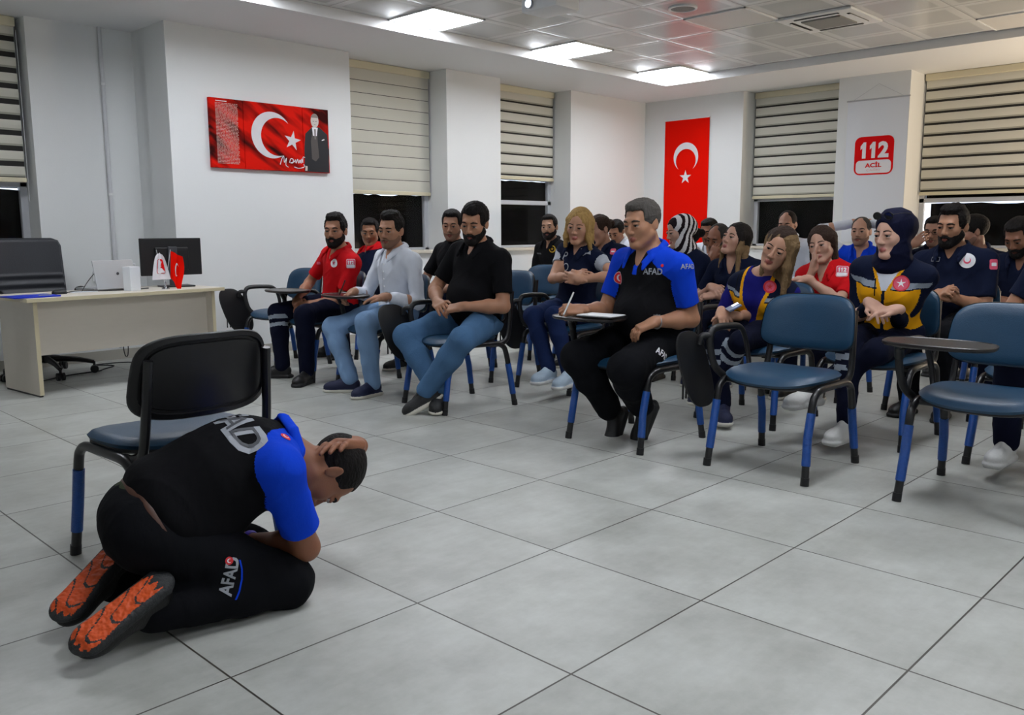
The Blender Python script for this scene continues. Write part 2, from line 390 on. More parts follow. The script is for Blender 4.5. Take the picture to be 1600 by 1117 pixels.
def mesh_from(name, V, Q, mats, mi=None, origin=(0, 0, 0), parent=None):
    me = bpy.data.meshes.new(name); o = np.array(origin, float)
    me.vertices.add(len(V)); me.vertices.foreach_set('co', (V-o).astype(np.float32).ravel())
    me.loops.add(Q.size); me.loops.foreach_set('vertex_index', Q.astype(np.int32).ravel())
    me.polygons.add(len(Q)); me.polygons.foreach_set('loop_start', (np.arange(len(Q))*4).astype(np.int32)); me.polygons.foreach_set('loop_total', np.full(len(Q), 4, np.int32))
    for m_ in mats: me.materials.append(m_)
    if mi is not None: me.polygons.foreach_set('material_index', np.asarray(mi, np.int32))
    me.polygons.foreach_set('use_smooth', np.ones(len(Q), bool)); me.update(calc_edges=True)
    return link(name, me, parent)

# ------------------------------------------------------------------ the room
WY, RY, WX, ZC, ZP = 5.106, 5.735, 8.224, 2.765, 2.85
YR, XF = -4.6, -4.2                                   # wall behind and beside the camera
def struct(name, mb, parent=None, smooth=False):
    o = mb.build(name, parent, smooth); 
    if parent is None: o['kind'] = 'structure'
    return o
mb = MB(); mb.bx(XF-.2, WX+.5, YR-.2, RY+.5, -.2, 0, floor_material()); struct('floor', mb)
mb = MB(); mc = M_ceil
mb.bx(XF, WX+.5, CY0, RY+.4, ZC, ZC+.3, mc); mb.bx(CX0, WX+.5, YR, CY0, ZC, ZC+.3, mc); mb.bx(XF, XF+1., YR, CY0, ZC, ZC+.3, mc); mb.bx(XF+1., CX0, YR, YR+.9, ZC, ZC+.3, mc)
struct('trim_1', mb)
mb = MB(); mb.bx(XF+1., CX0, YR+.9, CY0, ZP, ZP+.1, ceiling_material()); struct('ceiling', mb)
L_ = lambda a, d, z: (a, WY+d, z); B_ = lambda a, d, z: (WX+d, a, z); R_ = lambda a, d, z: (a, RY+d, z)
def wbox(mb, T, a0, a1, d0, d1, z0, z1, m, bev=0.):
    p, q = T(a0, d0, z0), T(a1, d1, z1)
    mb.bx(min(p[0], q[0]), max(p[0], q[0]), min(p[1], q[1]), max(p[1], q[1]), z0, z1, m, bev)
def wall(name, T, spans, sills, zs):
    mb = MB()
    for a0, a1 in spans: wbox(mb, T, a0, a1, 0, .5, 0, ZC, M_wall)
    for a0, a1 in sills: wbox(mb, T, a0, a1, 0, .5, 0, zs, M_wall)
    return struct(name, mb)
SZ = .86
wall('wall_left', L_, [(1.68, 3.46), (4.68, 5.48), (6.69, 8.224)], [(3.46, 4.68), (5.48, 6.69)], SZ)
mb = MB(); mb.bx(1.68, 1.9, WY+.4, RY+.5, 0, ZC, M_wall); wbox(mb, R_, .85, 1.68, 0, .5, 0, ZC, M_wall); wbox(mb, R_, XF, -1.7, 0, .5, 0, ZC, M_wall); wbox(mb, R_, -1.7, .85, 0, .5, 0, SZ, M_wall)
struct('wall_recess', mb)
wall('wall_back', B_, [(3.65, 5.6), (1.68, 2.46), (YR, -.9)], [(2.46, 3.65), (-.9, 1.68)], SZ)
mb = MB(); mb.bx(XF-.2, WX+.5, YR-.2, YR, 0, 3, M_wall); struct('wall_right', mb)
mb = MB(); mb.bx(XF-.2, XF, YR, RY+.5, 0, 3, M_wall); struct('wall_front', mb)
def baseboard(name, segs):
    mb = MB()
    for T, a0, a1 in segs: wbox(mb, T, a0, a1, -.012, 0, 0, .085, mat('skirting_tile', 'b2aea4', rough=.4, var=.05))
    struct(name, mb)
baseboard('baseboard_left', [(L_, 1.668, 8.21)]); baseboard('baseboard_recess', [(R_, -4.2, 1.68)]); baseboard('baseboard_back', [(B_, -4.5, 5.09)])
mb = MB(); mb.bx(1.668, 1.68, WY-.012, RY-.012, 0, .085, mat('skirting_tile', 'b2aea4')); struct('baseboard_pillar', mb)
# pipe in the recess corner
px_ = wy(171, 300, RY)[0]
mb = MB(); mb.cyl((px_, RY-.022, .1), (px_, RY-.022, ZC), .016, mat('pipe_paint', 'd4d5d8', rough=.5))
for z in (.5, 1.4, 2.3): mb.cyl((px_, RY-.022, z), (px_, RY-.022, z+.02), .021, M_wall)
tag(mb.build('wall_pipe', None, True), 'thin white vertical pipe running up the recessed wall beside the left window', 'pipe')

def window(n, T, a0, a1, dep, zmull, gap=(0, 0), ztop_board=1.4):
    root = bpy.data.objects.new(f'window_{n}', None); COL.objects.link(root); root.location = T((a0+a1)/2, dep, SZ); root['kind'] = 'structure'
    off = np.array(root.location)
    TT = lambda a, d, z: tuple(np.array(T(a, d, z))-off)
    f = MB(); fw = .055
    for A0, A1, z0, z1 in ((a0, a0+fw, SZ, ZC), (a1-fw, a1, SZ, ZC), (a0, a1, SZ, SZ+fw), (a0, a1, ZC-fw, ZC), (a0, a1, zmull, zmull+.05)):
        p, q = TT(A0, dep, z0), TT(A1, dep+.06, z1); f.bx(p[0], q[0], p[1], q[1], p[2], q[2], M_frame, .004)
    if a1-a0 > 1.5:
        p, q = TT((a0+a1)/2-.03, dep, SZ), TT((a0+a1)/2+.03, dep+.06, ZC); f.bx(p[0], q[0], p[1], q[1], p[2], q[2], M_frame, .004)
    f.build('window_frame', root)
    g = MB(); p, q = TT(a0+fw, dep+.03, SZ+fw), TT(a1-fw, dep+.035, ZC-fw)
    g.bx(p[0], q[0], p[1], q[1], p[2], q[2], mat('window_glass', 'ffffff', rough=.02, trans=1., spec=.5)); GLASS = mat('window_glass', 'ffffff'); GLASS.node_tree.nodes['Principled BSDF'].inputs['IOR'].default_value = 1.15; g.build('window_pane', root)
    b = MB(); pts = [(a0+fw+gap[0], SZ+.02), (a1-fw-gap[1], SZ+.02)]; r = random.Random(n); k = 14
    for i in range(k+1): pts.append((a1-fw-gap[1]-(a1-a0-2*fw-sum(gap))*i/k, ztop_board+r.choice([0, .002, .006, -.012, -.004, .004])))
    b.prism(pts, lambda u, v, w_: TT(u, dep+.05+w_, v), .004, M_board); b.build('window_film', root)
    # film over the upper panes too, leaving only slits of daylight
    b = MB(); p, q = TT(a0+fw, dep+.06, ztop_board+.012), TT(a1-fw, dep+.064, ZC); b.bx(p[0], q[0], p[1], q[1], p[2], q[2], M_board); b.build('window_film', root)
    s = MB(); p, q = TT(a0, -.035, SZ-.0), TT(a1, dep, SZ+.03); s.bx(p[0], q[0], p[1], q[1], p[2], q[2], mat('sill_stone', 'd6cfc0', rough=.4, var=.04), .006); s.build('window_sill', root)
    return root
window(1, L_, 3.46, 4.68, .32, 1.53-.05, ztop_board=1.47)
window(2, L_, 5.48, 6.69, .32, 1.40, ztop_board=1.68)
window(3, B_, 2.46, 3.65, .34, 1.44, ztop_board=1.455)
window(4, B_, -.9, 1.68, .46, 1.38, gap=(0, .06), ztop_board=1.37)
window(5, R_, -1.7, .85, .25, 1.46, ztop_board=1.44)

def blind(T, a0, a1, dep, zb, frac, label, pitch=.12, tint=None):
    c = T((a0+a1)/2, dep, ZC-.005); root = empty('roller_blind', c, 0, label, 'blind', 'zebra roller blinds at the windows')
    off = np.array(c); TT = lambda a, d, z: tuple(np.array(T(a, d, z))-off)
    f = MB(); z = ZC-.07; i = 0; zl = zb+.035
    sheer = mat('blind_sheer_band', '15130f', rough=.7)
    while z > zl:
        zz = max(zl, z-pitch*(1-frac-(.13 if frac > .1 else 0))); n = 5
        for j in range(n):                              # opaque band, very slightly bowed
            za, zc_ = z+(zz-z)*j/n, z+(zz-z)*(j+1)/n; ba, bc = -.004*math.sin(PI*j/n), -.004*math.sin(PI*(j+1)/n)
            f.add([TT(a0, dep+ba, za), TT(a1, dep+ba, za), TT(a1, dep+bc, zc_), TT(a0, dep+bc, zc_)], [(0, 1, 2, 3)], M_blind)
        if frac > .1:
            zf = max(zl, zz-pitch*.13); f.add([TT(a0, dep+.001, zz), TT(a1, dep+.001, zz), TT(a1, dep+.001, zf), TT(a0, dep+.001, zf)], [(0, 1, 2, 3)], mat('blind_overlap_band', 'a6a497', rough=.85)); zz = zf
        z = zz
        if z <= zl: break
        zz = max(zl, z-pitch*frac)
        f.add([TT(a0, dep+.003, z), TT(a1, dep+.003, z), TT(a1, dep+.003, zz), TT(a0, dep+.003, zz)], [(0, 1, 2, 3)], sheer); z = zz
    f.build('blind_fabric', root, True)
    r = MB(); p, q = TT(a0-.005, dep-.014, zb), TT(a1+.005, dep+.012, zb+.038); r.bx(p[0], q[0], p[1], q[1], p[2], q[2], M_rail, .006); r.build('bottom_rail', root)
    h = MB(); p, q = TT(a0-.01, dep-.02, ZC-.075), TT(a1+.01, dep+.05, ZC-.002); h.bx(p[0], q[0], p[1], q[1], p[2], q[2], M_rail, .008); h.build('headbox', root)
    c_ = MB(); e = a1-.02 if T is not B_ else a1+.0
    c_.tube([TT(a1+.012, dep-.01, ZC-.1), TT(a1+.014, dep-.01, 1.9), TT(a1+.012, dep-.01, zb-.15)], .0022, M_white, 6); c_.build('pull_chain', root)
blind(L_, 3.475, 4.66, .27, 1.465, .045, 'fully closed cream roller blind beside the red canvas picture')
blind(L_, 5.495, 6.67, .27, 1.69, .16, 'narrow cream striped roller blind between the picture wall and the far corner')
blind(B_, 2.475, 3.63, .27, 1.47, .17, 'striped roller blind between the hanging red flag and the white emergency banner')
blind(B_, -.88, 1.655, .40, 1.46, .2, 'wide striped roller blind at the right edge beside the white emergency banner')
blind(R_, -1.68, .80, .1, 1.49, .34, 'roller blind with wide dark gaps at the left edge above the office chair')

# panelled lamps
def lamp(i, j, lit, label):
    x0, y1 = CX0-PITCH*(i+1), CY0-PITCH*j; c = (x0+PITCH/2, y1-PITCH/2, ZP)
    r = empty('ceiling_light', c, 0, label, 'ceiling light', 'lit square ceiling panels' if lit else None)
    h = PITCH/2-.004; f = MB()
    for a, b, cc, d in ((-h, h, -h, -h+.012), (-h, h, h-.012, h), (-h, -h+.012, -h, h), (h-.012, h, -h, h)): f.bx(a, b, cc, d, -.012, .0, M_white)
    f.build('light_frame', r)
    q = MB(); q.bx(-h+.012, h-.012, -h+.012, h-.012, -.009, -.001, mat('lamp_panel', 'f1f5fc', emit=LAMP) if lit else mat('plain_panel', 'cfcdca', rough=.4)); q.build('diffuser', r)
lamp(0, 0, 1, 'lit square ceiling light nearest the far corner above the hanging red flag')
lamp(3, 0, 1, 'lit square ceiling light, middle one of the row along the window wall')
lamp(6, 0, 1, 'lit square ceiling light above the closed blind next to the red canvas picture')
lamp(9, 0, 1, 'lit ceiling light whose glow reaches the top edge of the photo above the red canvas')
lamp(12, 0, 1, 'lit square ceiling light above the desk outside the picture')
for i, j, l in ((6, 7, 'lit square ceiling light above the second row, outside the picture'), (9, 7, 'lit square ceiling light above the open floor before the front row'), (12, 7, 'lit square ceiling light above the kneeling man'), (9, 11, 'lit square ceiling light above the right side of the open floor'), (13, 11, 'lit square ceiling light behind the camera')):
    lamp(i, j, 1, l)
lamp(3, 3, 0, 'unlit plain square ceiling panel between the round speaker and the air conditioner')
lamp(0, 6, 0, 'unlit plain ceiling panel glowing warm at the top right edge')
# air conditioner cassette
x0, y0 = CX0-PITCH*2-PITCH, CY0-PITCH*5; c = (x0+PITCH/2, y0+PITCH/2, ZP); r = empty('air_conditioner', c, 0, 'square white ceiling air conditioner cassette with four dark slots', 'air conditioner')
mb = MB(); mb.box((0, 0, -.012), (.325, .325, .012), M_white, bev=.01); mb.build('cover_plate', r)
mb = MB(); mb.box((0, 0, -.028), (.17, .17, .008), mat('ac_grille', '8c8c8a', rough=.6, bump=.4, bscale=400), bev=.006); mb.build('intake_grille', r)
for s in range(4):
    mb = MB(); R = np.array([[0, 1, 0], [-1, 0, 0], [0, 0, 1.]]) if s % 2 else np.eye(3); d = np.array([(0, 1), (1, 0), (0, -1), (-1, 0)][s])*.245
    mb.box((d[0], d[1], -.0255), (.19, .013, .002), mat('slot_dark', '15130f', rough=.6), R); mb.box((d[0]*1.04, d[1]*1.04, -.034), (.185, .008, .002), M_white, R); mb.build('air_slot', r)
# round ceiling speaker
p = gp(1067, 12, ZP); r = empty('ceiling_speaker', (p[0], p[1], ZP), 0, 'small round grey speaker set into the ceiling panels', 'speaker')
mb = MB(); mb.lathe([(.115, 0), (.115, -.012), (.098, -.014), (.096, -.008)], (0, 0, 0), M_white); mb.build('speaker_ring', r, True)
mb = MB(); mb.lathe([(.098, -.008), (.05, -.011), (.0, -.012)], (0, 0, 0), mat('speaker_mesh', '8a8b8b', rough=.6, bump=.5, bscale=500)); mb.build('speaker_grille', r, True)
# projector hanging from the ceiling
p = gp(872, 14, 2.66); r = empty('projector', (p[0]+.05, p[1]+.12, 2.66), 0, 'white projector hanging from the ceiling at the top edge, lens facing the camera', 'projector')
mb = MB(); mb.box((0, 0, .055), (.13, .17, .05), M_white, bev=.015); mb.build('projector_body', r, True)
mb = MB(); mb.cyl((-.125, .08, .055), (-.15, .08, .055), .034, M_silver); mb.cyl((-.15, .08, .055), (-.152, .08, .055), .028, mat('projector_lens', 'dce8ff', emit=6)); mb.build('lens', r, True)
mb = MB(); mb.cyl((0, 0, .1), (0, 0, .19), .018, M_silver); mb.build('ceiling_mount', r, True)

# ------------------------------------------------------------------ wall art and banners
def layer(mb, shapes, fn, mat_, t=.0008):
    for s_ in shapes:
        if isinstance(s_, tuple):
            v, f = s_; n = len(v); mb.add([fn(a, b, t) for a, b in v], f, mat_)
        else: mb.prism(s_, fn, t, mat_)
def banner_cloth(name, fn, a0, a1, z0, z1, m, amp=.006, parent=None, nx=14, nz=30):
    mb = MB(); vs = []
    for d in (0, .003):
        for j in range(nz+1):
            for i in range(nx+1):
                a = a0+(a1-a0)*i/nx; z = z0+(z1-z0)*j/nz; o = amp*(math.sin(a*17+z*2.1)+.6*math.sin(z*9+a*4)) if amp else 0
                vs.append(fn(a, z, o+.012+d))
    K = (nx+1)*(nz+1); fs = []
    for b in (0, K): fs += [[b+j*(nx+1)+i, b+j*(nx+1)+i+1, b+(j+1)*(nx+1)+i+1, b+(j+1)*(nx+1)+i] for j in range(nz) for i in range(nx)]
    mb.add(vs, fs, m); return mb.build(name, parent, True)
fb = lambda c: (lambda a, z, w_: (WX-w_-c[0], a-c[1], z-c[2]))
# big flag
ya, yb = 4.775, 4.11; yc = (ya+yb)/2; c = (WX, yc, 2.5)
fl = empty('hanging_flag', c, 0, 'tall red flag with white crescent and star hanging on the back wall', 'flag'); f_ = fb(c)
banner_cloth('flag_cloth', f_, yb, ya, 1.26, 2.5, M_red, .002, fl)
mb = MB(); fw = lambda u, v, w_: f_(yc-u, v, w_+.0215)
layer(mb, [crescent2(.185, .15, .046, -90, (-.0, 2.02))], fw, M_flagwhite, .001); layer(mb, [star2(.09, (0, 1.765))], fw, M_flagwhite, .001); mb.build('crescent_and_star', fl)
mb = MB(); mb.cyl(f_(yb-.01, 2.5, .018), f_(ya+.01, 2.5, .018), .008, M_white); mb.build('flag_rod', fl, True)
c = (WX-.03, yc-.0, 1.26); fl = empty('lower_flag', c, 0, 'second red cloth with a large white star point hanging below the tall flag', 'flag'); f_ = fb(c)
banner_cloth('flag_cloth', f_, yb-.0, ya, .5, 1.26, M_red, .004, fl)
mb = MB(); layer(mb, [star2(.62, (0, .66), q=.5)[:]], lambda u, v, w_: f_(max(yb, min(ya, yc-u)), v, w_+.0225), M_flagwhite, .001); mb.build('white_star', fl)
# white emergency banner
y1_, y0_ = wx(1324, 200, WX)[1], wx(1419, 200, WX)[1]; zt = 2.50; yc = (y1_+y0_)/2; c = (WX, yc, zt)
bn = empty('white_banner', c, 0, 'white hanging banner with a red and white 112 emergency sign', 'banner'); f_ = fb(c)
banner_cloth('banner_cloth', f_, y0_, y1_, .95, zt, mat('banner_white', 'dfe3ea', rough=.6), .0, bn)
mb = MB(); mb.cyl(f_(y0_-.01, zt, .015), f_(y1_+.01, zt, .015), .009, M_silver); mb.build('banner_rod', bn, True)
mb = MB(); mb.tube([f_(y0_+.05, zt, .015), f_(yc, zt+.16, .006)], .0015, M_silver, 5); mb.tube([f_(y1_-.05, zt, .015), f_(yc, zt+.16, .006)], .0015, M_silver, 5); mb.build('hanging_string', bn)
pa, pb = wx(1336, 243, WX), wx(1397, 243, WX); ly = (pa[1]+pb[1])/2; lw = pa[1]-pb[1]; lz = wx(1366, 243, WX)[2]; lh = wx(1366, 213, WX)[2]-wx(1366, 273, WX)[2]
M_lr = mat('sign_red', 'e00c10', rough=.8, spec=.1)
def sign112(fw, w_, h, m_red, m_white, tiny=True, sub='ACİL'):
    """returns (layers) of the emergency sign as (shapes, material, lift)"""
    out = [([rrect2(w_, h, w_*.16)], m_red, 0), ([[(a, b-h*.29) for a, b in rrect2(w_*.9, h*.34, w_*.1)]], m_white, 1)]
    one = [(.0, -.5), (.42, -.5), (.42, .5), (.12, .5), (-.22, .26), (-.22, .04), (.0, .14)]
    for cx in (-.30, -.06): out.append(([[(w_*(cx+x*.22), h*(.145+y*.42)) for x, y in one]], m_white, 1))
    v, f = text_polys('2', h*.62, .03*h); v = v*np.array([w_*.27/np.ptp(v[:, 0]), h*.42/np.ptp(v[:, 1])])+np.array([w_*.24, h*.145]); out.append(([(v, f)], m_white, 1))
    if tiny:
        v, f = text_polys(sub, h*.3, .012*h); v = v*np.array([w_*.42/np.ptp(v[:, 0]), h*.15/np.ptp(v[:, 1])])+np.array([0, -h*.235]); out.append(([(v, f)], m_red, 2))
        v, f = text_polys('ÇAĞRI', h*.3); v = v*np.array([w_*.34/np.ptp(v[:, 0]), h*.075/np.ptp(v[:, 1])])+np.array([0, -h*.375]); out.append(([(v, f)], mat('sign_pink', 'e7a4a8'), 2))
    return out
mb = MB()
for sh, m_, l in sign112(None, lw, lh, M_lr, M_flagwhite): layer(mb, sh, lambda u, v, w_, l=l: f_(ly-u, lz+v, w_+.0155+.0012*l), m_, .001)
mb.build('emergency_sign', bn)

# red canvas picture in three panels
xs = [wy(px, 210, WY)[0] for px in (325.5, 378, 470, 510.5)]; z1 = wy(415, 162, WY)[2]; z0 = wy(415, 266, WY)[2]
cxm = (xs[0]+xs[3])/2; c = (cxm, WY, z0); cv = empty('canvas_picture', c, 0, 'wide red canvas picture with flag, signature and a standing man in a dark suit', 'picture')
def canvas_mat():
    m = mat('canvas_flag_print', 'b80c04', rough=.7, spec=.1); nt = m.node_tree; N = nt.nodes; L = nt.links; tc = N.new('ShaderNodeTexCoord'); mp = N.new('ShaderNodeMapping'); mp.inputs['Rotation'].default_value = (0, -.62, 0)
    L.new(tc.outputs['Object'], mp.inputs[0]); mp2 = N.new('ShaderNodeMapping'); mp2.inputs['Scale'].default_value = (1.0, 1, 4.2); L.new(mp.outputs[0], mp2.inputs[0]); wv = N.new('ShaderNodeTexNoise'); wv.inputs['Scale'].default_value = 2.2; wv.inputs['Detail'].default_value = 2.; L.new(mp2.outputs[0], wv.inputs[0])
    r = N.new('ShaderNodeValToRGB'); e = r.color_ramp.elements; e[0].position = .36; e[0].color = (*srgb('360503'), 1); e[1].position = .56; e[1].color = (*srgb('dc1606'), 1); L.new(wv.outputs[0], r.inputs[0]); L.new(r.outputs[0], N['Principled BSDF'].inputs['Base Color']); return m
MC = canvas_mat()
for i in range(3):
    mb = MB(); mb.bx(xs[i]-cxm+.002, xs[i+1]-cxm-.002, -.035, -.002, 0, z1-z0, MC, .003); mb.build('canvas_panel', cv)
fc = lambda u, v, w_: (u-cxm, -.0355-w_, v-z0)
Hc = z1-z0; mb = MB(); r = random.Random(3); zz = z1-.035; M_ink = mat('print_pale_text', 'c79a94', rough=.6)
zz = z1-.02; x = xs[0]+.06; mb.prism([(x, zz-.006), (x+.1, zz-.006), (x+.1, zz), (x, zz)], fc, .0008, M_flagwhite); zz -= .018
while zz > z0+.04:
    x = xs[0]+.055
    while x < xs[1]-.055:
        wl = min(r.uniform(.012, .04), xs[1]-.05-x); mb.prism([(x, zz-.005), (x+wl, zz-.005), (x+wl, zz), (x, zz)], fc, .0008, M_ink); x += wl+.005
    zz -= .0115
mb.build('printed_text', cv)
mb = MB(); cc = (xs[1]+.27, z0+Hc*.53); mb.prism(crescent2(.20, .165, .058, -12, cc), fc, .001, mat('print_white', 'd9d5d8', rough=.6, var=.15, vscale=6)); mb.prism(star2(.088, (xs[1]+.475, z0+Hc*.47), 80), fc, .001, mat('print_white', 'd9d5d8')); mb.build('printed_crescent_and_star', cv)
mb = MB(); sx, sz = xs[1]+.34, z0+.055
sig = [(0, 0), (.02, .05), (.04, .075), (.045, .02), (.07, .06), (.06, .0), (.085, -.02)], [(.10, .02), (.115, .055), (.14, .05), (.135, .02), (.11, .02), (.15, .03), (.165, .05), (.17, .02), (.19, .055), (.2, .02), (.215, .05), (.225, .02), (.235, .06), (.245, .025), (.25, .075), (.27, .075)], [(.15, -.015), (.2, -.025), (.26, -.01), (.255, .015)]
for st in sig: mb.tube([fc(sx+a*.95, sz+b, .001) for a, b in st], .0035, M_flagwhite, 5)
mb.build('signature', cv)
xm = (xs[2]+xs[3])/2; w3 = xs[3]-xs[2]; mb = MB()
suit = [(-.13, 0), (-.125, .22), (-.11, .34), (-.035, .405), (.035, .405), (.115, .345), (.125, .2), (.125, 0)]
k = w3/.27
mb.prism([(xm+a*k, z0+b+.004) for a, b in suit], fc, .001, mat('print_suit', '12131b', rough=.6))
mb.prism([(xm-.012+a*k, z0+b) for a, b in ((-.04, .12), (-.045, .28), (-.02, .4), (.02, .4), (.025, .28), (.035, .14), (0, .1))], fc, .0014, mat('print_waistcoat', '4e4846', rough=.6, bump=.3, bscale=300))
mb.prism([(xm-.012+a*k, z0+b) for a, b in ((-.022, .33), (-.03, .405), (.03, .405), (.018, .33))], fc, .0018, M_flagwhite)
mb.prism([(xm-.012+a*k, z0+b) for a, b in ((-.006, .30), (-.008, .39), (.008, .39), (.006, .30))], fc, .0022, mat('print_tie', '77706e'))
mb.prism([(xm-.012+.040*k*math.cos(t), z0+.462+.058*math.sin(t)) for t in np.linspace(0, 2*PI, 24, endpoint=False)], fc, .0024, mat('print_face', 'cfc4bd', rough=.6))
mb.prism([(xm-.012+.041*k*math.cos(t), z0+.472+.056*math.sin(t)) for t in np.linspace(.35, PI-.35, 12)], fc, .0028, mat('print_hair', '8a7f78'))
for s in (-1, 1):
    mb.prism([(xm-.012+s*.013*k+a, z0+.458+b) for a, b in ((-.008, 0), (.008, 0), (.008, .004), (-.008, .004))], fc, .003, mat('print_suit', '12131b'))
mb.prism([(xm-.012+a, z0+.43+b) for a, b in ((-.009, 0), (.009, 0), (.007, .003), (-.007, .003))], fc, .003, mat('print_tie', '77706e'))
mb.prism([(xm+.055*k+a, z0+.29+b) for a, b in ((0, 0), (.03, .008), (.028, .018), (.004, .01))], fc, .0014, M_flagwhite)
mb.prism([(xm-.125*k+a, z0+.012+b) for a, b in ((0, 0), (.022, 0), (.025, .04), (.004, .045))], fc, .0016, mat('print_face', 'cfc4bd'))
mb.build('printed_portrait', cv)

# wall socket, radiator
p = wy(152, 432, RY); r = empty('wall_socket', (p[0], RY, p[2]), 0, 'small white wall socket low on the recessed wall behind the laptop', 'socket')
mb = MB(); mb.box((0, -.008, 0), (.04, .008, .04), M_white, bev=.004); mb.build('socket_plate', r)
mb = MB(); mb.box((0, -.03, -.01), (.012, .018, .014), M_black, bev=.004); mb.build('plug', r)
r = empty('radiator', (-.3, RY-.02, .12), 0, 'white panel radiator under the left window behind the office chair', 'radiator')
mb = MB()
for k in range(26): mb.box((-1.0+k*.046, -.05, .29), (.017, .045, .28), M_white, bev=.012)
mb.build('radiator_panel', r, True)
mb = MB(); mb.cyl((-1.02, -.05, .54), (.18, -.05, .54), .014, M_white); mb.cyl((-1.02, -.05, .05), (.18, -.05, .05), .014, M_white); mb.build('radiator_pipe', r, True)
# ------------------------------------------------------------------ tablet chairs
def chair_parts():
    P = {}
    def put(name, mb, sub=None, smooth=True, **k):
        o = mb.build(name, None, smooth, **k); COL.objects.unlink(o); P.setdefault('list', []).append((name, o, sub or [])); return o
    seatf = lambda x, y, z: (x+.02, y, z+.435+.016*(y/.235)**2*(1 if z > -.02 else .6)-.02*max(0, x/.21)**3-.008*(1-(x/.21)**2))
    mb = MB(); mb.pad(.475, .43, [(0, .022), (.5, .024), (.8, .021), (.93, .012), (1, -.004), (.97, -.016)], M_seat, 3.2, seatf); seat = mb
    mb2 = MB(); mb2.pad(.475, .43, [(.965, -.012), (.97, -.022), (.9, -.03), (0, -.032)], M_black, 3.2, seatf)
    put('seat', seat, [('seat_shell', mb2)])
    def backf(x, y, z):     # x along height, y across, z thickness (towards the sitter)
        h = x+.655; xo = -.262-.16*(h-.655)+z + .06*(y/.23)**2
        return (xo, y, h)
    mb = MB(); mb.pad(.46, .265, [(0, .024), (.6, .025), (.85, .022), (.96, .012), (1, 0), (.985, -.004)], M_seat, 4., backf, taper=.06)
    mb2 = MB(); mb2.pad(.466, .27, [(.99, .002), (1, -.006), (.97, -.016), (.86, -.019), (.84, -.010), (.78, -.009), (.76, -.016), (0, -.018)], M_black, 4., backf, taper=.06)
    put('backrest', mb, [('backrest_shell', mb2)])
    for s in (-1, 1):
        for front in (1, 0):
            y = .232*s; sg = 1 if front else -1
            mb = MB(); mb.tube([(sg*.262, .242*s, 0), (sg*.232, y, .2), (sg*.2, y, .345), (sg*.172, y, .385), (sg*.12, y, .402), (0, y, .404)], .0165, M_tube, 10)
            wb = MB(); z0, z1 = (.085, .31) if front else (.075, .27)
            q = lambda z: (sg*(.262-.03*min(z, .2)/.2-(max(0, z-.2))*.032/.145), (.242-.01*min(1, z/.2))*s, z)
            wb.tube([q(z0), q(.15), q(.2), q(z1)], .0192, M_wrap, 10)
            cp = MB(); cp.cyl((sg*.263, .242*s, 0), (sg*.2585, .241*s, .035), .0185, M_black, 12)
            put('leg', mb, [('leg_wrap', wb), ('foot_cap', cp)])
        mb = MB(); mb.tube([(-.10, .215*s, .395), (-.18, .215*s, .40), (-.225, .213*s, .43), (-.243, .21*s, .5), (-.256, .205*s, .6), (-.272, .2*s, .72)], .014, M_tube, 10, rx=1.3)
        put('back_post', mb)
    for x in (-.13, .14):
        mb = MB(); mb.cyl((x, -.235, .398), (x, .235, .398), .012, M_tube, 10); put('crossbar', mb)
    return P['list']
CHP = chair_parts()
def tablet_parts(state):
    """armrest on the sitter's right (local -y) and its writing tablet"""
    out = []
    arm = MB(); arm.tube([(.10, -.252, .40), (.15, -.285, .46), (.17, -.30, .56), (.16, -.30, .615), (.12, -.30, .635), (.0, -.30, .635), (-.10, -.295, .62), (-.14, -.285, .55), (-.14, -.265, .45), (-.11, -.25, .40)], .0125, M_black, 10, rx=1.4)
    out.append(('tablet_arm', arm.build('tablet_arm', None, True), []))
    t = MB()
    if state == 'down':
        f = lambda x, y, z: (.235+x*1.0-.06*(-y/.19), -.335+z-.02*(y/.19), .445+y)
        t.pad(.37, .24, [(0, .009), (.9, .009), (1, .004), (1, -.004), (.95, -.01), (0, -.01)], M_black, 2.8, f)
        g = MB()
        for k in range(7): g.box((.155+.027*k, -.348, .44), (.003, .004, .13), M_black)
        out.append(('writing_tablet', t.build('writing_tablet', None, True), [('tablet_ribs', g.build('tablet_ribs', None))]))
        h = MB(); h.tube([(.16, -.30, .60), (.2, -.325, .6), (.21, -.335, .56)], .016, M_black, 10); out.append(('tablet_hinge', h.build('tablet_hinge', None, True), []))
    elif state == 'up':
        f = lambda x, y, z: (.235+x, -.13+y*1.0+.12*x, .652+z)
        t.pad(.42, .27, [(0, .006), (.94, .006), (.96, .009), (1, .006), (1, -.003), (.95, -.009), (0, -.009)], mat('tablet_top', '1d1a1a', rough=.3, bump=.1, bscale=200), 3., f)
        out.append(('writing_tablet', t.build('writing_tablet', None, True), []))
        h = MB(); h.tube([(.17, -.30, .58), (.2, -.29, .625), (.23, -.26, .64)], .02, M_black, 10); out.append(('tablet_hinge', h.build('tablet_hinge', None, True), []))
    for n, o, s in out:
        COL.objects.unlink(o)
        for _, q in s: COL.objects.unlink(q)
    return out
TBP = {s: tablet_parts(s) for s in ('down', 'up')}
def chair(x, y, rz, label, group='blue tablet chairs in rows', tablet='down'):
    r = empty('tablet_chair', (x, y, 0), rz, label, 'chair', group)
    for name, o, subs in CHP:
        c = link(name, o.data, r)
        for sn, smb in subs:
            if isinstance(smb, MB):
                so = smb.build(sn, None, True); COL.objects.unlink(so); subs[subs.index((sn, smb))] = (sn, so); smb = so
            link(sn, smb.data, c)
    if tablet:
        for name, o, subs in TBP[tablet]:
            c = link(name, o.data, r)
            for sn, so in subs: link(sn, so.data, c)
    return r
SX = 2.16                                # first row
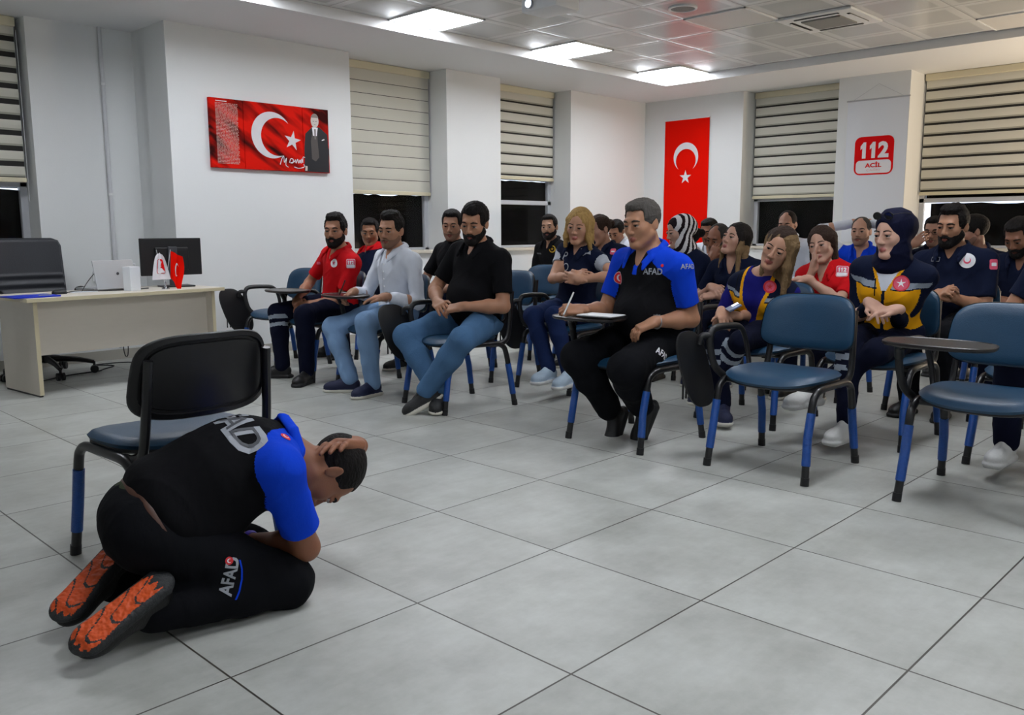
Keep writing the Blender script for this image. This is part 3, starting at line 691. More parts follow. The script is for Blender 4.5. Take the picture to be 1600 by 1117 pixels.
chair(2.22, 4.38, PI+.05, 'empty blue chair with folded black tablet, first row, nearest the picture wall', tablet='down')
chair(SX, 3.70, PI-.05, 'blue chair under the bearded man in the red polo shirt', tablet='up')
chair(SX, 2.95, PI-.1, 'blue chair under the man in the white shirt and light jeans', tablet='up')
chair(2.10, 2.12, PI-.16, 'blue chair under the bearded man in the black polo and blue jeans', tablet='down')
chair(2.13, .76, PI-.05, 'blue chair under the grey-haired man writing on its raised tablet', tablet='up')
chair(2.18, -.05, PI, 'empty blue front chair with folded black tablet, left one of the two nearest empty chairs', tablet='down')
chair(2.24, -.90, PI+.0, 'empty blue front chair with raised black tablet, at the right edge of the photo', tablet='up')
lc = chair(-.305, .91, math.radians(93), 'empty blue chair with black back shell beside the kneeling man', None, None)
R2 = 3.04
for y, l in ((4.42, 'blue chair under the young man in the navy and red jacket behind the front row'), (3.30, 'blue chair under the short-haired man in the black crew-neck shirt'),
             (2.765, 'empty blue chair standing just right of the man in the black polo, second row'), (2.02, 'blue chair under the blonde woman with crossed arms'),
             (.55, 'blue chair under the woman in the blue and yellow vest leaning her head'), (-.14, 'blue chair under the woman in the navy headscarf'), (-.92, 'blue chair in the second row at the right edge, behind the empty front chair')):
    chair(R2, y, PI, l, tablet='down' if y in (2.02, .55) else None)
R3 = 4.02
for y, l in ((3.30, 'empty blue chair in the third row between the two black-shirted men'), (2.55, 'blue chair under the woman in navy seen behind the blonde woman'), (1.85, 'blue chair under the woman in the striped headscarf'),
             (1.28, 'blue chair under the long-haired woman in the navy polo'), (.62, 'blue chair under the woman in the red polo'), (-.16, 'blue chair under the bearded man in the navy polo with a white badge'), (-.9, 'blue chair in the third row at the right edge')):
    chair(R3, y, PI, l, tablet=None)
R4 = 4.98
for y, l in ((3.95, 'blue chair under the bearded man in the black polo by the far window'), (2.42, 'blue chair under the woman seen in profile behind the striped headscarf'), (1.92, 'blue chair under the bald man in white holding his chin'), (-.30, 'blue chair in the fourth row under the man looking down at the right edge')):
    chair(R4, y, PI, l, tablet=None)
chair(5.62, .22, PI, 'blue chair under the man with a grey shoulder stripe', tablet=None)
R5 = 6.0
for y, l in ((3.7, 'blue chair under the dark-haired man far back by the corner'), (2.72, 'blue chair under the dark-haired man in white, far back'), (1.83, 'blue chair under the man in white by the dark window'), (1.22, 'blue chair under the grey-haired man in the blue vest'), (.56, 'blue chair under the man with glasses far back')):
    chair(R5, y, PI, l, tablet=None)

# ------------------------------------------------------------------ desk and what stands on it
DZ = .665; dx, dy, da = .27, 4.27, .10; ca, sa = math.cos(da), math.sin(da)
def dk(u, v, z=0.): return (dx+u*ca-v*sa, dy+u*sa+v*ca, DZ+z)
desk = empty('office_desk', (dx, dy, 0), da, 'cream laminate office desk with a laptop, monitor and small flags on it', 'desk')
mb = MB(); mb.bx(0, 1.46, 0, .62, DZ-.026, DZ, M_desk, .002); e = mb.build('desk_top', desk)
mb = MB(); mb.bx(-.001, 1.461, -.002, .0, DZ-.025, DZ-.001, M_deskedge); mb.bx(-.002, -.0005, 0, .62, DZ-.025, DZ-.001, M_deskedge); mb.build('edge_strip', e)
for u in (.05, 1.37):
    mb = MB(); mb.bx(u, u+.026, .04, .58, .012, DZ-.026, M_desk); s_ = mb.build('side_panel', desk)
    mb = MB(); mb.bx(u, u+.027, .038, .0402, .012, DZ-.026, M_deskedge); mb.build('edge_strip', s_)
    mb = MB(); mb.bx(u+.002, u+.024, .05, .57, 0, .012, M_black); mb.build('foot_strip', s_)
mb = MB(); mb.bx(.076, 1.37, .12, .138, .27, DZ-.026, M_desk); mb.build('modesty_panel', desk)
def on_desk(px, v):     # desk-top point seen in pixel column px at depth v on the desk
    lo, hi = -.2, 1.8
    for _ in range(40):
        u = (lo+hi)/2; p = np.array(dk(u, v)); d = p-CAM_POS; x = 800+CAM_F*(d@CR)/(d@CF)
        if x < px: lo = u
        else: hi = u
    return dk(u, v)
# monitor seen from behind
p = on_desk(270, .40); r = empty('monitor', p, da-.22, 'black computer monitor seen from behind on the desk', 'monitor')
mb = MB(); mb.box((0, 0, .235), (.235, .013, .145), M_black, bev=.006); mb.box((0, -.018, .22), (.13, .012, .09), M_black, bev=.01); mb.build('screen_housing', r)
mb = MB(); mb.box((-.0, -.04, .16), (.034, .012, .155), mat('dark_grey_plastic', '3b3d42', rough=.5), bev=.006); st = mb.build('stand_column', r)
mb = MB(); mb.cyl((0, -.0525, .26), (0, -.0545, .26), .018, M_black); mb.build('cable_hole', st)
mb = MB(); mb.box((.02, -.03, .006), (.12, .09, .006), M_black, bev=.004); mb.build('stand_base', r)
# laptop
p = on_desk(178, .44); r = empty('laptop', p, da+.12, 'open silver laptop seen from behind its lid on the desk', 'laptop')
mb = MB(); mb.box((0, .11, .009), (.165, .115, .008), M_silver, bev=.004); mb.build('laptop_base', r)
R = np.array(Matrix.Rotation(math.radians(12), 3, 'X')); mb = MB(); mb.box((0, -.025, .115), (.165, .004, .108), mat('laptop_lid', 'b9bcc0', rough=.35, metal=.4), R, .003); l_ = mb.build('laptop_lid', r)
mb = MB(); mb.cyl((.02, -.0305, .12), (.02, -.0318, .12), .011, mat('dark_grey_plastic', '3b3d42')); mb.build('lid_emblem', l_)
# white box, router, folder, mouse
p = on_desk(207, .2); r = empty('white_box', p, da+.3, 'tall narrow white box standing on the desk in front of the laptop', 'box')
mb = MB(); mb.box((0, 0, .088), (.048, .035, .088), mat('box_card', 'e4e9ee', rough=.5), bev=.003); mb.build('box_body', r)
mb = MB(); mb.box((0, 0, .1775), (.046, .033, .0015), M_white); mb.build('box_lid', r)
p = on_desk(200, .56); o = MB().box((0, 0, .095), (.06, .035, .095), M_white, bev=.01).build('white_case', None, loc=p); tag(o, 'white plastic case standing behind the laptop', 'case')
p = on_desk(48, .16); r = empty('blue_folder', p, da, 'bright blue plastic folder lying at the left end of the desk', 'folder')
mb = MB(); mb.box((0, 0, .006), (.15, .11, .005), mat('folder_blue', '0d2fc4', rough=.35), bev=.003); mb.build('folder_cover', r)
mb = MB(); mb.box((.01, -.006, .0075), (.13, .1, .002), M_white); mb.build('papers', r)
mb = MB(); mb.tube([(.02, -.09, .014), (.11, -.07, .014)], .004, M_silver, 8); tag(mb.build('ballpoint_pen', None, True, loc=p), 'silver pen lying on the blue folder', 'pen')
p = on_desk(93, .3); o = MB(); o.pad(.06, .1, [(1, .0), (1, .012), (.8, .024), (.4, .03), (0, .031)], M_black, 2.3); tag(o.build('computer_mouse', None, True, loc=p), 'small black computer mouse near the left of the desk', 'mouse')
p = on_desk(130, .35); o = MB().box((0, 0, .003), (.09, .04, .001), mat('box_card', 'e4e9ee')).build('paper_slip', None, loc=p); tag(o, 'white slip of paper between the mouse and the laptop', 'paper')
p = dk(0, 0)
mb = MB(); q = [on_desk(x, v) for x, v in ((105, .34), (118, .40), (135, .36), (160, .30), (185, .27), (215, .26), (232, .3))]
mb.tube([(a, b, c_+.006) for a, b, c_ in q], .0045, M_black, 6); q = [on_desk(x, v) for x, v in ((128, .36), (138, .48), (150, .56))]; mb.tube([(a, b, c_+.006+.06*i) for i, (a, b, c_) in enumerate(q)], .003, M_black, 6)
tag(mb.build('desk_cable', None, True), 'black cables trailing across the desk top', 'cable')
mb = MB(); mb.tube([(1.05, 5.2, .006), (1.2, 5.35, .006), (1.1, 5.5, .006), (1.35, 5.45, .006), (1.45, 5.2, .006)], .005, M_black, 6)
mb.tube([(.5, 4.95, .006), (.75, 5.1, .006), (1.0, 5.15, .006), (1.05, 5.2, .006)], .005, M_black, 6)
mb.tube([(1.22, 5.2, .35), (1.24, 5.22, .12), (1.28, 5.25, .1), (1.27, 5.2, .3)], .004, M_black, 6)
tag(mb.build('floor_cable', None, True), 'black cables lying on the floor under the desk', 'cable')
# flag stand with two little flags
p = on_desk(259, .14); r = empty('flag_stand', p, da, 'small chrome stand holding two little table flags', 'flag stand')
mb = MB(); mb.lathe([(0, 0), (.03, 0), (.03, .008), (.012, .014), (.006, .03), (.006, .055), (.0, .06)], (0, 0, 0), mat('chrome', 'c8cad0', rough=.12, metal=1.)); mb.build('stand_base', r, True)
for s, lb, red in ((-1, 'little white table flag printed with a red 112 sign', 0), (1, 'little red table flag with a white crescent', 1)):
    top = np.array([s*.035+.0, 0, .29]) + np.array([s*.02, 0, 0]); base = np.array([s*.006, 0, .05])
    f = empty('table_flag', p, da, lb, 'flag')
    mb = MB(); mb.tube([base, (base+top)/2, top], .0022, M_white, 6); mb.cyl(top, top+[0, 0, .008], .004, M_silver, 8, .001); mb.build('flag_pole', f, True)
    ang = (-.95 if not red else .55); X = np.array([math.cos(ang)*(1 if red else -1)*.35, -.25, 0]); pts = []
    def ff(u, v, w_, red=red, top=top):   # u 0..1 outwards, v 0..1 downwards, draped
        if red: q = top+np.array([.004+.075*u+.014*math.sin(v*5)*u, -.025*u-.012*math.sin(u*7), -.005-.13*v-.07*u*(.6+v)])
        else: q = top+np.array([(-.085+.15*u)*(.3+.7*v**.6)+.012, -.025-.012*math.sin(u*6), -.012-.20*v*(1-.12*abs(u-.45))-.03*abs(u-.45)])
        q = q + (base-top)*(v*.3 if red else 0)+np.array([.012*(v if not red else 0), -w_, 0]); return q
    n = 10; vs = [ff(i/n, j/n, 0) for j in range(n+1) for i in range(n+1)]; mb = MB(); mb.add(vs, [[j*(n+1)+i, j*(n+1)+i+1, (j+1)*(n+1)+i+1, (j+1)*(n+1)+i] for j in range(n) for i in range(n)], M_red if red else M_flagwhite)
    fo = mb.build('flag_cloth', f, True)
    mb = MB()
    if red: mb.prism([(a, b) for a, b in crescent2(.2, .16, .06, 0, (.5, .5))], lambda u, v, w_: ff(u, v, w_+.0012), .0006, M_flagwhite)
    else:
        for sh, m_, l in sign112(None, .62, .55, M_lr, M_flagwhite, False): layer(mb, sh, lambda u, v, w_, l=l: ff(.5+u, .5-v, w_+.0015+.0012*l), m_, .0006)
    mb.build('flag_print', fo)
# swivel chair behind the desk
ox = wy(97, 400, 5.45)[0]-.24; r = empty('office_chair', (ox, 5.25, 0), 0, 'dark grey high-back office swivel chair behind the left end of the desk', 'chair')
mg = mat('grey_leatherette', '2c2e34', rough=.45, bump=.15, bscale=150)
mb = MB(); mb.pad(.50, .50, [(0, .04), (.7, .045), (.92, .03), (1, 0), (.95, -.03), (0, -.035)], mg, 4, lambda x, y, z: (y, x, z+.45)); mb.build('seat', r, True)
def ob(x, y, z):
    h = x+.76; rib = .006*math.sin(min(1, max(0, (.78-h)/.32))*PI*9.5) if (z > 0 and .46 < h < .78) else 0
    return (y*(1-.06*(h-.5)), .22+.1*(h-.5)-z-rib+.05*(y/.25)**2*-1, h)
V = []; F = []; nx_, nz_ = 24, 80
for s in (0, 1):
    for j in range(nz_+1):
        for i in range(nx_+1):
            y = -.25+.5*i/nx_; x = -.31+.60*j/nz_; ed = min(1, min(.25-abs(y), .31+x, .29-x)/.03); z = (.03*math.sqrt(max(0, 1-(1-ed)**2)))*(1 if s == 0 else -.5)
            cr = max(0, .06-(.25-abs(y)))/.06*max(0, .06-(.29-x))/.06; V.append(ob(x-.02*cr, y*(1-.06*cr), z))
    o_ = s*(nx_+1)*(nz_+1); F += [[o_+j*(nx_+1)+i, o_+j*(nx_+1)+i+1, o_+(j+1)*(nx_+1)+i+1, o_+(j+1)*(nx_+1)+i] for j in range(nz_) for i in range(nx_)]
mb = MB(); mb.add(V, F, mg); mb.build('backrest', r, True, angle=60)
for s in (-1, 1):
    mb = MB(); mb.tube([(s*.26, .18, .42), (s*.3, .15, .5), (s*.3, .1, .64), (s*.3, -.1, .65), (s*.29, -.16, .55), (s*.26, -.1, .43)], .014, M_black, 8, rx=1.6); mb.build('armrest', r, True)
mb = MB(); mb.cyl((0, 0, .1), (0, 0, .42), .03, M_black); mb.build('gas_lift', r, True)
mb = MB(); mb.tube([(0, -.05, .40), (.1, -.2, .38), (.14, -.26, .32)], .008, M_black, 8); mb.cyl((.13, -.25, .34), (.145, -.27, .29), .016, M_black, 10); mb.build('tilt_lever', r, True)
for k in range(5):
    t = 2*PI*k/5-.35; d = np.array([math.cos(t), math.sin(t), 0])
    mb = MB(); mb.tube([d*.02+[0, 0, .13], d*.2+[0, 0, .115], d*.33+[0, 0, .085]], [.026, .02, .015], M_black, 8); lg = mb.build('base_arm', r, True)
    mb = MB(); a = np.array([-d[1], d[0], 0])
    for s in (-1, 1): mb.cyl(d*.33+a*s*.008+[0, 0, .03], d*.33+a*s*.027+[0, 0, .03], .03, M_black, 16)
    mb.cyl(d*.33+[0, 0, .03], d*.33+[0, 0, .09], .01, M_black, 8); mb.build('caster', lg, True)
# ------------------------------------------------------------------ people
SKIN = {}
def skin_mat(c):
    if c not in SKIN:
        SKIN[c] = (mat('skin_'+c, c, rough=.5, var=.06, vscale=25, bump=.06, bscale=220, spec=.4, sss=.08), )
        r = [int(c[i:i+2], 16) for i in (0, 2, 4)]
        lip = '%02x%02x%02x' % (int(r[0]*.78), int(r[1]*.55), int(r[2]*.58)); SKIN[c] += (mat('lips_'+c, lip, rough=.4),)
    return SKIN[c]
def frame(F, Lx): return np.array([nrm(F), nrm(Lx), nrm(np.cross(F, Lx))])   # rows: forward, left, up
def head_frame(yaw, pitch, roll):
    """yaw degrees (180 faces -x), pitch down positive, roll: tilt towards own left positive"""
    y, p, r = map(math.radians, (yaw, pitch, roll))
    F = np.array([math.cos(y)*math.cos(p), math.sin(y)*math.cos(p), -math.sin(p)]); Lh = np.array([-math.sin(y), math.cos(y), 0.]); U = np.cross(F, Lh)
    L2 = Lh*math.cos(r)-U*math.sin(r); U2 = U*math.cos(r)+Lh*math.sin(r); return np.array([F, L2, U2])
def head_prims(H, R, s=1., female=False, jaw=1., ears=True):
    P = lambda x, y, z: H+s*(x*R[0]+y*R[1]+z*R[2]); o = []
    E = lambda c, r, k=.02, lab=0, op='+', RR=None: o.append(ell(P(*c), np.array(r)*s, R if RR is None else RR, k, lab, op))
    C = lambda a, b, ra, rb, k=.012, lab=0: o.append(cap(P(*a), P(*b), ra*s, rb*s, k, lab))
    E((-.012, 0, .036), (.096, .074, .082)); E((.024, 0, -.03), (.064, .059*jaw, .082), .03)
    w_ = .046*jaw*(.9 if female else 1)
    for q in (-1, 1): C((.0, q*w_*1.12, -.05), (.062, q*.017, -.098), .017, .016, .03)
    E((.068, 0, -.1), (.02, .024, .016), .02)
    for q in (-1, 1): E((.054, q*.040, -.02), (.022, .018 if female else .020, .02), .03)
    if not female: C((.083, -.034, .026), (.083, .034, .026), .011, .011, .02)
    for q in (-1, 1): E((.099, q*.031, .007), (.021, .019, .014), .014, op='-')
    nl = .9 if female else 1.
    C((.0875, 0, .016), (.1035, 0, -.027), .006*nl, .0105*nl, .012); E((.100, 0, -.033), (.0115, .0105*nl, .0085), .008)
    for q in (-1, 1): E((.093, q*.0118*nl, -.035), (.0105, .007, .0075), .007)
    for q in (-1, 1): E((.0820, q*.031, .0108), (.0136, .0168, .0078), .004); E((.0798, q*.031, -.0070), (.0128, .0155, .0055), .004)
    for q in (-1, 1):
        C((.083, q*.0175, -.066), (.0905, q*.003, -.0625), .0036, .0052, .007, 9); C((.0825, q*.0155, -.0705), (.0895, q*.003, -.0735), .0036, .0058, .007, 9)
    for q in ((-1, 1) if ears else ()):
        Re = np.array([R[0]*.93+R[1]*q*-.36, R[1]*.93+R[0]*q*.36, R[2]])
        E((-.014, q*.077, -.004), (.018, .0065, .031), .006, RR=Re); E((-.006, q*.085, .0), (.009, .005, .017), .006, op='-', RR=Re)
    return o
def hand_prims(W, d, n, thumb, curl=.35, s=1., spread=1., lab=3, tcurl=.4, k=.004):
    """W wrist, d direction of the hand, n palm-facing direction, thumb = direction the thumb side faces"""
    d = nrm(d); n = nrm(n-d*np.dot(n, d)); t = nrm(np.cross(d, n)); t = t if np.dot(t, thumb) > 0 else -t
    P = lambda a, b, c: W+s*(a*d+b*t+c*n); R = np.array([d, t, n]); o = []
    o.append(rbox(P(.046, -.002, 0), np.array((.036, .029, .004))*s, .010*s, R, .012, lab)); o.append(cap(W-d*.02, P(.02, 0, 0), .026*s, .026*s, .02, lab)); o.append(ell(P(.036, .026, .008), np.array((.03, .015, .013))*s, R, .01, lab))
    for b, ln, sp in ((.030, .070, .14), (.010, .078, .04), (-.010, .073, -.05), (-.029, .058, -.15)):
        dd = nrm(d+t*sp*spread); a = 0.; p = P(.082-.006*abs(b-.01)/.04, b, 0); r0 = .0088*s
        for i, (fr, rr) in enumerate(((.45, .0085), (.31, .0078), (.24, .007))):
            a += curl*(1.0, 1.25, .8)[i]*(1+.12*random.uniform(-1, 1)); q = p+(dd*math.cos(a)+n*math.sin(a))*ln*fr*s; o.append(cap(p, q, r0, rr*s, k, lab)); p = q; r0 = rr*s
    p = P(.022, .030, .006); td = nrm(d*.75+t*.75+n*.25*tcurl); q = p+td*.034*s; o.append(cap(p, q, .0115*s, .0095*s, .006, lab)); td2 = nrm(d*.95+t*.15+n*.5*tcurl); o.append(cap(q, q+td2*.032*s, .0095*s, .008*s, k, lab))
    return o
def shoe(name, A, d, up, col, sole, parent, origin, s=1., high=False, vox=.0045, stripe=None, lift=0., tread=None):
    d = nrm(d); up = nrm(up-d*np.dot(up, d)); l = np.cross(up, d); R = np.array([d, l, up]); P = lambda x, y, z: A+s*(x*d+y*l+z*up)
    o = [cap(P(-.03, 0, -.03), P(.0, 0, -.005 if not high else .05), .036*s, .038*s, .02, 0), cap(P(-.025, 0, -.05), P(.12, .004, -.052), .032*s, .036*s, .02, 0), ell(P(.128, .002, -.052), np.array((.058, .043, .034))*s, R, .02), cap(P(.01, 0, -.02), P(.10, 0, -.045), .034*s, .03*s, .02, 0),
         cap(P(.03, 0, .006), P(.075, 0, -.012), .014*s, .012*s, .012, 0),
         rbox(P(.055, 0, -.078), np.array((.10, .026, .004))*s, .0145*s, R, .006, 1), ell(P(.14, .003, -.075), np.array((.054, .047, .018))*s, R, .008, 1), ell(P(-.045, 0, -.075), np.array((.038, .038, .018))*s, R, .008, 1), ]
    V, Q, lab = solid(o, vox)
    c = V[Q].mean(1); z = (c-A)@up/s; mi = (z < -.0665).astype(int)
    if tread is not None:
        x_ = (c-A)@d/s; y_ = (c-A)@l/s; ty = (z < -.085) & (np.abs(y_-.002) < .030+.010*np.clip((x_-.05)/.08, 0, 1)-.25*np.clip(x_-.15, 0, 1)) & (x_ > -.035+.012*np.sin(y_*260)) & (x_ < .175+.006*np.sin(y_*300)); mi[ty] = 2
        gr = ty & (np.sin(x_*95+np.abs(y_)*110+3*np.sin(y_*60)) > .93); mi[gr] = 1
    ob = mesh_from(name, V, Q, [col, sole]+([tread] if tread is not None else []), mi, origin, parent)
    if stripe: # laces
        mb = MB()
        for k in range(4): x = .035+.018*k; mb.tube([P(x, -.018, -.002-.0065*k)-origin, P(x+.004, 0, .012-.007*k)-origin, P(x, .018, -.002-.0065*k)-origin], .0028*s, stripe, 5)
        mb.build('laces', ob, True)
    return ob
def ik(a, w_, l1, l2, hint, keep=False):
    """joint between a and w_ with bone lengths l1, l2, as near as it can be to the hint"""
    a = np.array(a, float); w_ = np.array(w_, float); d = w_-a; D = np.linalg.norm(d)
    if D > (l1+l2)*.995:
        if keep: k = D/((l1+l2)*.995); l1 *= k; l2 *= k
        else: w_ = a+d*(l1+l2)*.995/D; d = w_-a; D = np.linalg.norm(d)
    if D < abs(l1-l2)+.02: D = abs(l1-l2)+.02
    t = d/np.linalg.norm(d); x = (l1*l1-l2*l2+D*D)/(2*D); h = math.sqrt(max(0, l1*l1-x*x)); v = np.array(hint, float)-a; v = v-t*(v@t); return a+t*x+nrm(v)*h, w_
def mid(a, b, t): return np.asarray(a)*(1-t)+np.asarray(b)*t
HAIRC = dict(black='100c0b', dark='17110e', brown='2c1c13', grey='4b4743', darkgrey='33302d', blonde='a5844f', dirty='7b6345')
def hair_mat(c):
    return mat('hair_'+c, HAIRC.get(c, c), rough=.7, bump=.8, bscale=110, var=.4, vscale=90, stretch=(1, 1, .4), spec=.22)
EYEW = lambda: mat('eye_white', '8d8480', rough=.3); EYEI = lambda: mat('iris_dark', '1b100b', rough=.15)
def person(label, head, X=None, face=(180, 5, 0), pv=None, syaw=180, g=1., s=1., belly=0., female=False, skin='a8785c', hair='black', style='short', beard=0, stubble=0,
           arms=None, legs=None, hands=None, top=None, sleeve=.55, trou=None, shoes=None, vox=.0055, socks=None, jaw=1., group='seated people in the audience', kneel=False, nb=None, shw=.178, wr=.0048, extra=None, name='person', neck=.05, brow=True, half_lid=True, long_sleeve=False, topname='polo_shirt', collar=None, shoe_d=None, tuck=False, loose=1., pants_len=.99, thick=1., drop=0.):
    H = np.array(head if X is None else wx(head[0], head[1], X)); R = head_frame(*face)
    pv = np.array(pv, float); F0 = np.array([math.cos(math.radians(syaw)), math.sin(math.radians(syaw)), 0.])
    if nb is None: nb = H-R[2]*.085*s-np.array([0, 0, .050])-R[0]*.02-F0*.035
    nb = np.array(nb, float); u = nrm(nb-pv); Lx = np.cross(np.array([0, 0, 1.]), F0)
    Lx = nrm(Lx-u*(Lx@u)); F = np.cross(Lx, u); TR = np.array([F, Lx, u]); ln = np.linalg.norm(nb-pv)
    org = np.array([pv[0], pv[1], 0.]); T = lambda f, l, t: pv+F*f+Lx*l+u*(t*ln)
    sh = {+1: nb+Lx*shw*min(g, 1.06)-u*.076, -1: nb-Lx*shw*min(g, 1.06)-u*.076}       # +1 left, -1 right
    if extra and 'sh' in extra:
        for q in extra['sh']: sh[q] = np.array(extra['sh'][q])
    hip = {q: pv+Lx*.085*q*min(g, 1.1)+F*.01 for q in (1, -1)}
    A = {}
    for q in (1, -1):
        e, w_ = arms[q]; fm = .94 if female else 1.; A[q] = ik(sh[q], w_, .285*s*fm, .255*s*fm, e)
    LG = {q: [np.array(p, float) for p in legs[q]] for q in (1, -1)}
    for q in ((1, -1) if not kneel else ()):
        fm = .94 if female else 1.; k_, a_ = ik(hip[q], LG[q][1], .43*s*fm, .41*s*fm, LG[q][0], True); LG[q][0] = k_; LG[q][1] = a_
    sk, lip = skin_mat(skin)
    # body ------------------------------------------------
    def torso(e, b=0., lower=True, k=.05):
        o = [ell(T(.0, 0, .02), np.array((.115*thick, .155, .10))*g+e, TR, k), ell(T(.012+b*.5, 0, .30), np.array((.105*thick+b, .135+b*.4, .14))*g+e, TR, k), ell(T(.005, 0, .66), np.array((.112*thick, .155, .17))*g+e, TR, k)]
        o += [cap(sh[1]-Lx*.03, sh[-1]+Lx*.03, .055*min(g, 1.08)+e, None, k), cap(nb-u*.03, sh[1]-Lx*.03, .044+e, .048+e, k), cap(nb-u*.03, sh[-1]+Lx*.03, .044+e, .048+e, k)]
        if female: o += [ell(T(.085*g, q*.065, .62), np.array((.055, .062, .06))+e, TR, .04) for q in (1, -1)]
        return o
    bd = torso(-.006, belly)
    bd += [cap(nb-u*.02, H-R[0]*.022*s-R[2]*.06*s, neck+.006, neck, .03), ]
    aw = 1. if not female else .84; aw *= min(1.15, g)
    for q in (1, -1):
        e, w_ = A[q]; bd += [cap(sh[q], e, .046*aw, .037*aw, .03), cap(e, mid(e, w_, .35), .037*aw, .039*aw, .02), cap(mid(e, w_, .35), w_, .039*aw, .0245*(.9 if female else 1), .02)]
        hd = (hands or {}).get(q)
        d = w_-e if hd is None or hd.get('d') is None else hd['d']; n = hd.get('n', (0, 0, -1)) if hd else (0, 0, -1); th = hd.get('t', -Lx*q) if hd else -Lx*q
        bd += hand_prims(w_, np.array(d, float), np.array(n, float), np.array(th, float), hd.get('curl', .35) if hd else .35, s=s*(.93 if female else 1.0), spread=hd.get('spread', 1.) if hd else 1.)
        kn, an = LG[q][0], LG[q][1]; bd += [cap(hip[q], kn, .065, .048, .03), cap(kn, an, .045, .032, .02), cap(an, an+nrm((LG[q][2] if len(LG[q]) > 2 else F0))*.07-(nrm(LG[q][3])*.03 if len(LG[q]) > 3 else np.array([0, 0, .03])), .03, .02, .02)]
    bd += head_prims(H, R, s, female, jaw, style not in ('hijab', 'stripe'))
    V, Q, lab = solid(bd, vox)
    c = V[Q].mean(1); hl = (c-H)@R.T/s; qi = lab[Q[:, 0]]
    mi = ((qi == 9) & (hl[:, 0] > .074) & (np.abs(hl[:, 1]) < .022) & (hl[:, 2] > -.08) & (hl[:, 2] < -.056)).astype(int)
    if kneel: ub = (c-pv)@u; mi[(ub < .14) & (ub > -.05) & (qi == 0)] = 3
    if socks is not False:
        for q in (1, -1): mi[(np.linalg.norm(c-LG[q][1], axis=1) < .17) & (np.linalg.norm(c-LG[q][0], axis=1) > .2) & (qi != 3)] = 2
    body = mesh_from(name, V, Q, [sk, lip, socks or mat('sock_black', '111114', rough=.9)]+([cloth('undershirt_olive', '3b4130')] if kneel else []), mi, org); body.location = org; tag(body, label, 'person', group)
    P = lambda x, y, z: H+s*(x*R[0]+y*R[1]+z*R[2])
    # eyes, brows
    for q in (1, -1):
        mb = MB(); cE = P(.0795, q*.031, .002); rE = .0125*s; vs = [cE+rE*(R[0]*math.cos(a)+(R[1]*math.cos(b)+R[2]*math.sin(b))*math.sin(a))-org for a in np.linspace(.001, 1.6, 9) for b in np.linspace(0, 2*PI, 16, endpoint=False)]
        for i in range(8): mb.add([vs[i*16+k_] for k_ in range(16)]+[vs[(i+1)*16+k_] for k_ in range(16)], [[k_, (k_+1) % 16, 16+(k_+1) % 16, 16+k_] for k_ in range(16)], EYEI() if i < 3 else EYEW())
        mb.build('eye', body, True, angle=180)
        if brow:
            mb = MB(); r_ = .0052 if not female else .0034; mb.tube([P(.0905, q*.012, .0225)-org, P(.0915, q*.028, .0265)-org, P(.0855, q*.042, .0255)-org, P(.075, q*.051, .0195)-org], [r_*s*.9, r_*1.2*s, r_*s, r_*.4*s], hair_mat('black' if hair != 'grey' else 'darkgrey'), 6, rx=.8); mb.build('eyebrow', body, True)
            mb = MB(); mb.tube([P(.0895, q*.0185, .001)-org, P(.0945, q*.030, .0060)-org, P(.0885, q*.0445, .0025)-org], [.0012*s, .0017*s, .0012*s], EYEI(), 5); mb.build('eyelashes', body, True)
    hm = hair_mat(hair)
    # hair
    hp = []; HE = lambda c, r, k=.02, op='+': hp.append(ell(P(*c), np.array(r)*s, R, k, 0, op)); hc = lambda a, b, ra, rb=None, k=.02: hp.append(cap(P(*a), P(*b), ra*s, (ra if rb is None else rb)*s, k))
    if style in ('short', 'quiff', 'buzz', 'thin', 'mess', 'bun'):
        t = dict(short=.008, quiff=.008, buzz=.004, thin=.004, mess=.010, bun=.007)[style]
        HE((-.016, 0, .040), (.096+t, .0745+t, .084+t))
        hp.append(rbox(P(.124, 0, .0 if style != 'thin' else .015), np.array((.068, .046, .066 if style != 'thin' else .08))*s, .014*s, R, .008, 0, '-')); HE((.058, 0, -.1), (.07, .12, .115), .006, '-')
        for q in (1, -1): HE((-.012, q*.085, -.012), (.017, .02, .026), .006, '-')
        hp.append(cut(P(0, 0, -.045), -R[2]))
        if style == 'thin': HE((.055, 0, .13), (.05, .045, .035), .01, '-')
        if style == 'quiff': HE((.052, 0, .104), (.036, .046, .022), .02); HE((.0, .0, .118), (.06, .055, .018), .03)
        if style == 'mess': HE((.04, .01, .104), (.045, .052, .022), .03); HE((.068, .012, .084), (.02, .034, .018), .012)
        if style == 'short': HE((.035, 0, .100), (.048, .052, .017), .03)
        if style == 'bun': HE((-.125, 0, .03), (.038, .04, .038), .02)
    if style in ('long', 'bob', 'longback'):
        HE((-.018, 0, .040), (.102, .081, .088))
        dn = nrm(R[2]*.35+np.array([0, 0, .65])); 
        D = lambda x, y, z, dz: P(x, y, z)-dn*dz
        ll = {'long': .26+drop, 'bob': .12, 'longback': .25}[style]
        for q in (1, -1):
            if style != 'longback' and q in (extra or {}).get('curtain', (1, -1)):
                hp += [cap(P(.025, q*.070, .045), D(.03, q*.078, -.02, .05), .018*s, .019*s, .025), cap(D(.03, q*.078, -.02, .05), D(.02, q*.090, -.02, ll), .019*s, .014*s, .03)]
            hp += [cap(P(-.03, q*.06, .03), D(-.05, q*.07, -.02, ll*.9), .034*s, .024*s, .04)]
        hp.append(cap(P(-.06, 0, .0), D(-.075, 0, 0, ll), .05*s, .034*s, .04))
        HE((.122, 0, -.012), (.084, .062, .116), .006, '-'); HE((.075, 0, -.1), (.055, .056, .08), .01, '-')
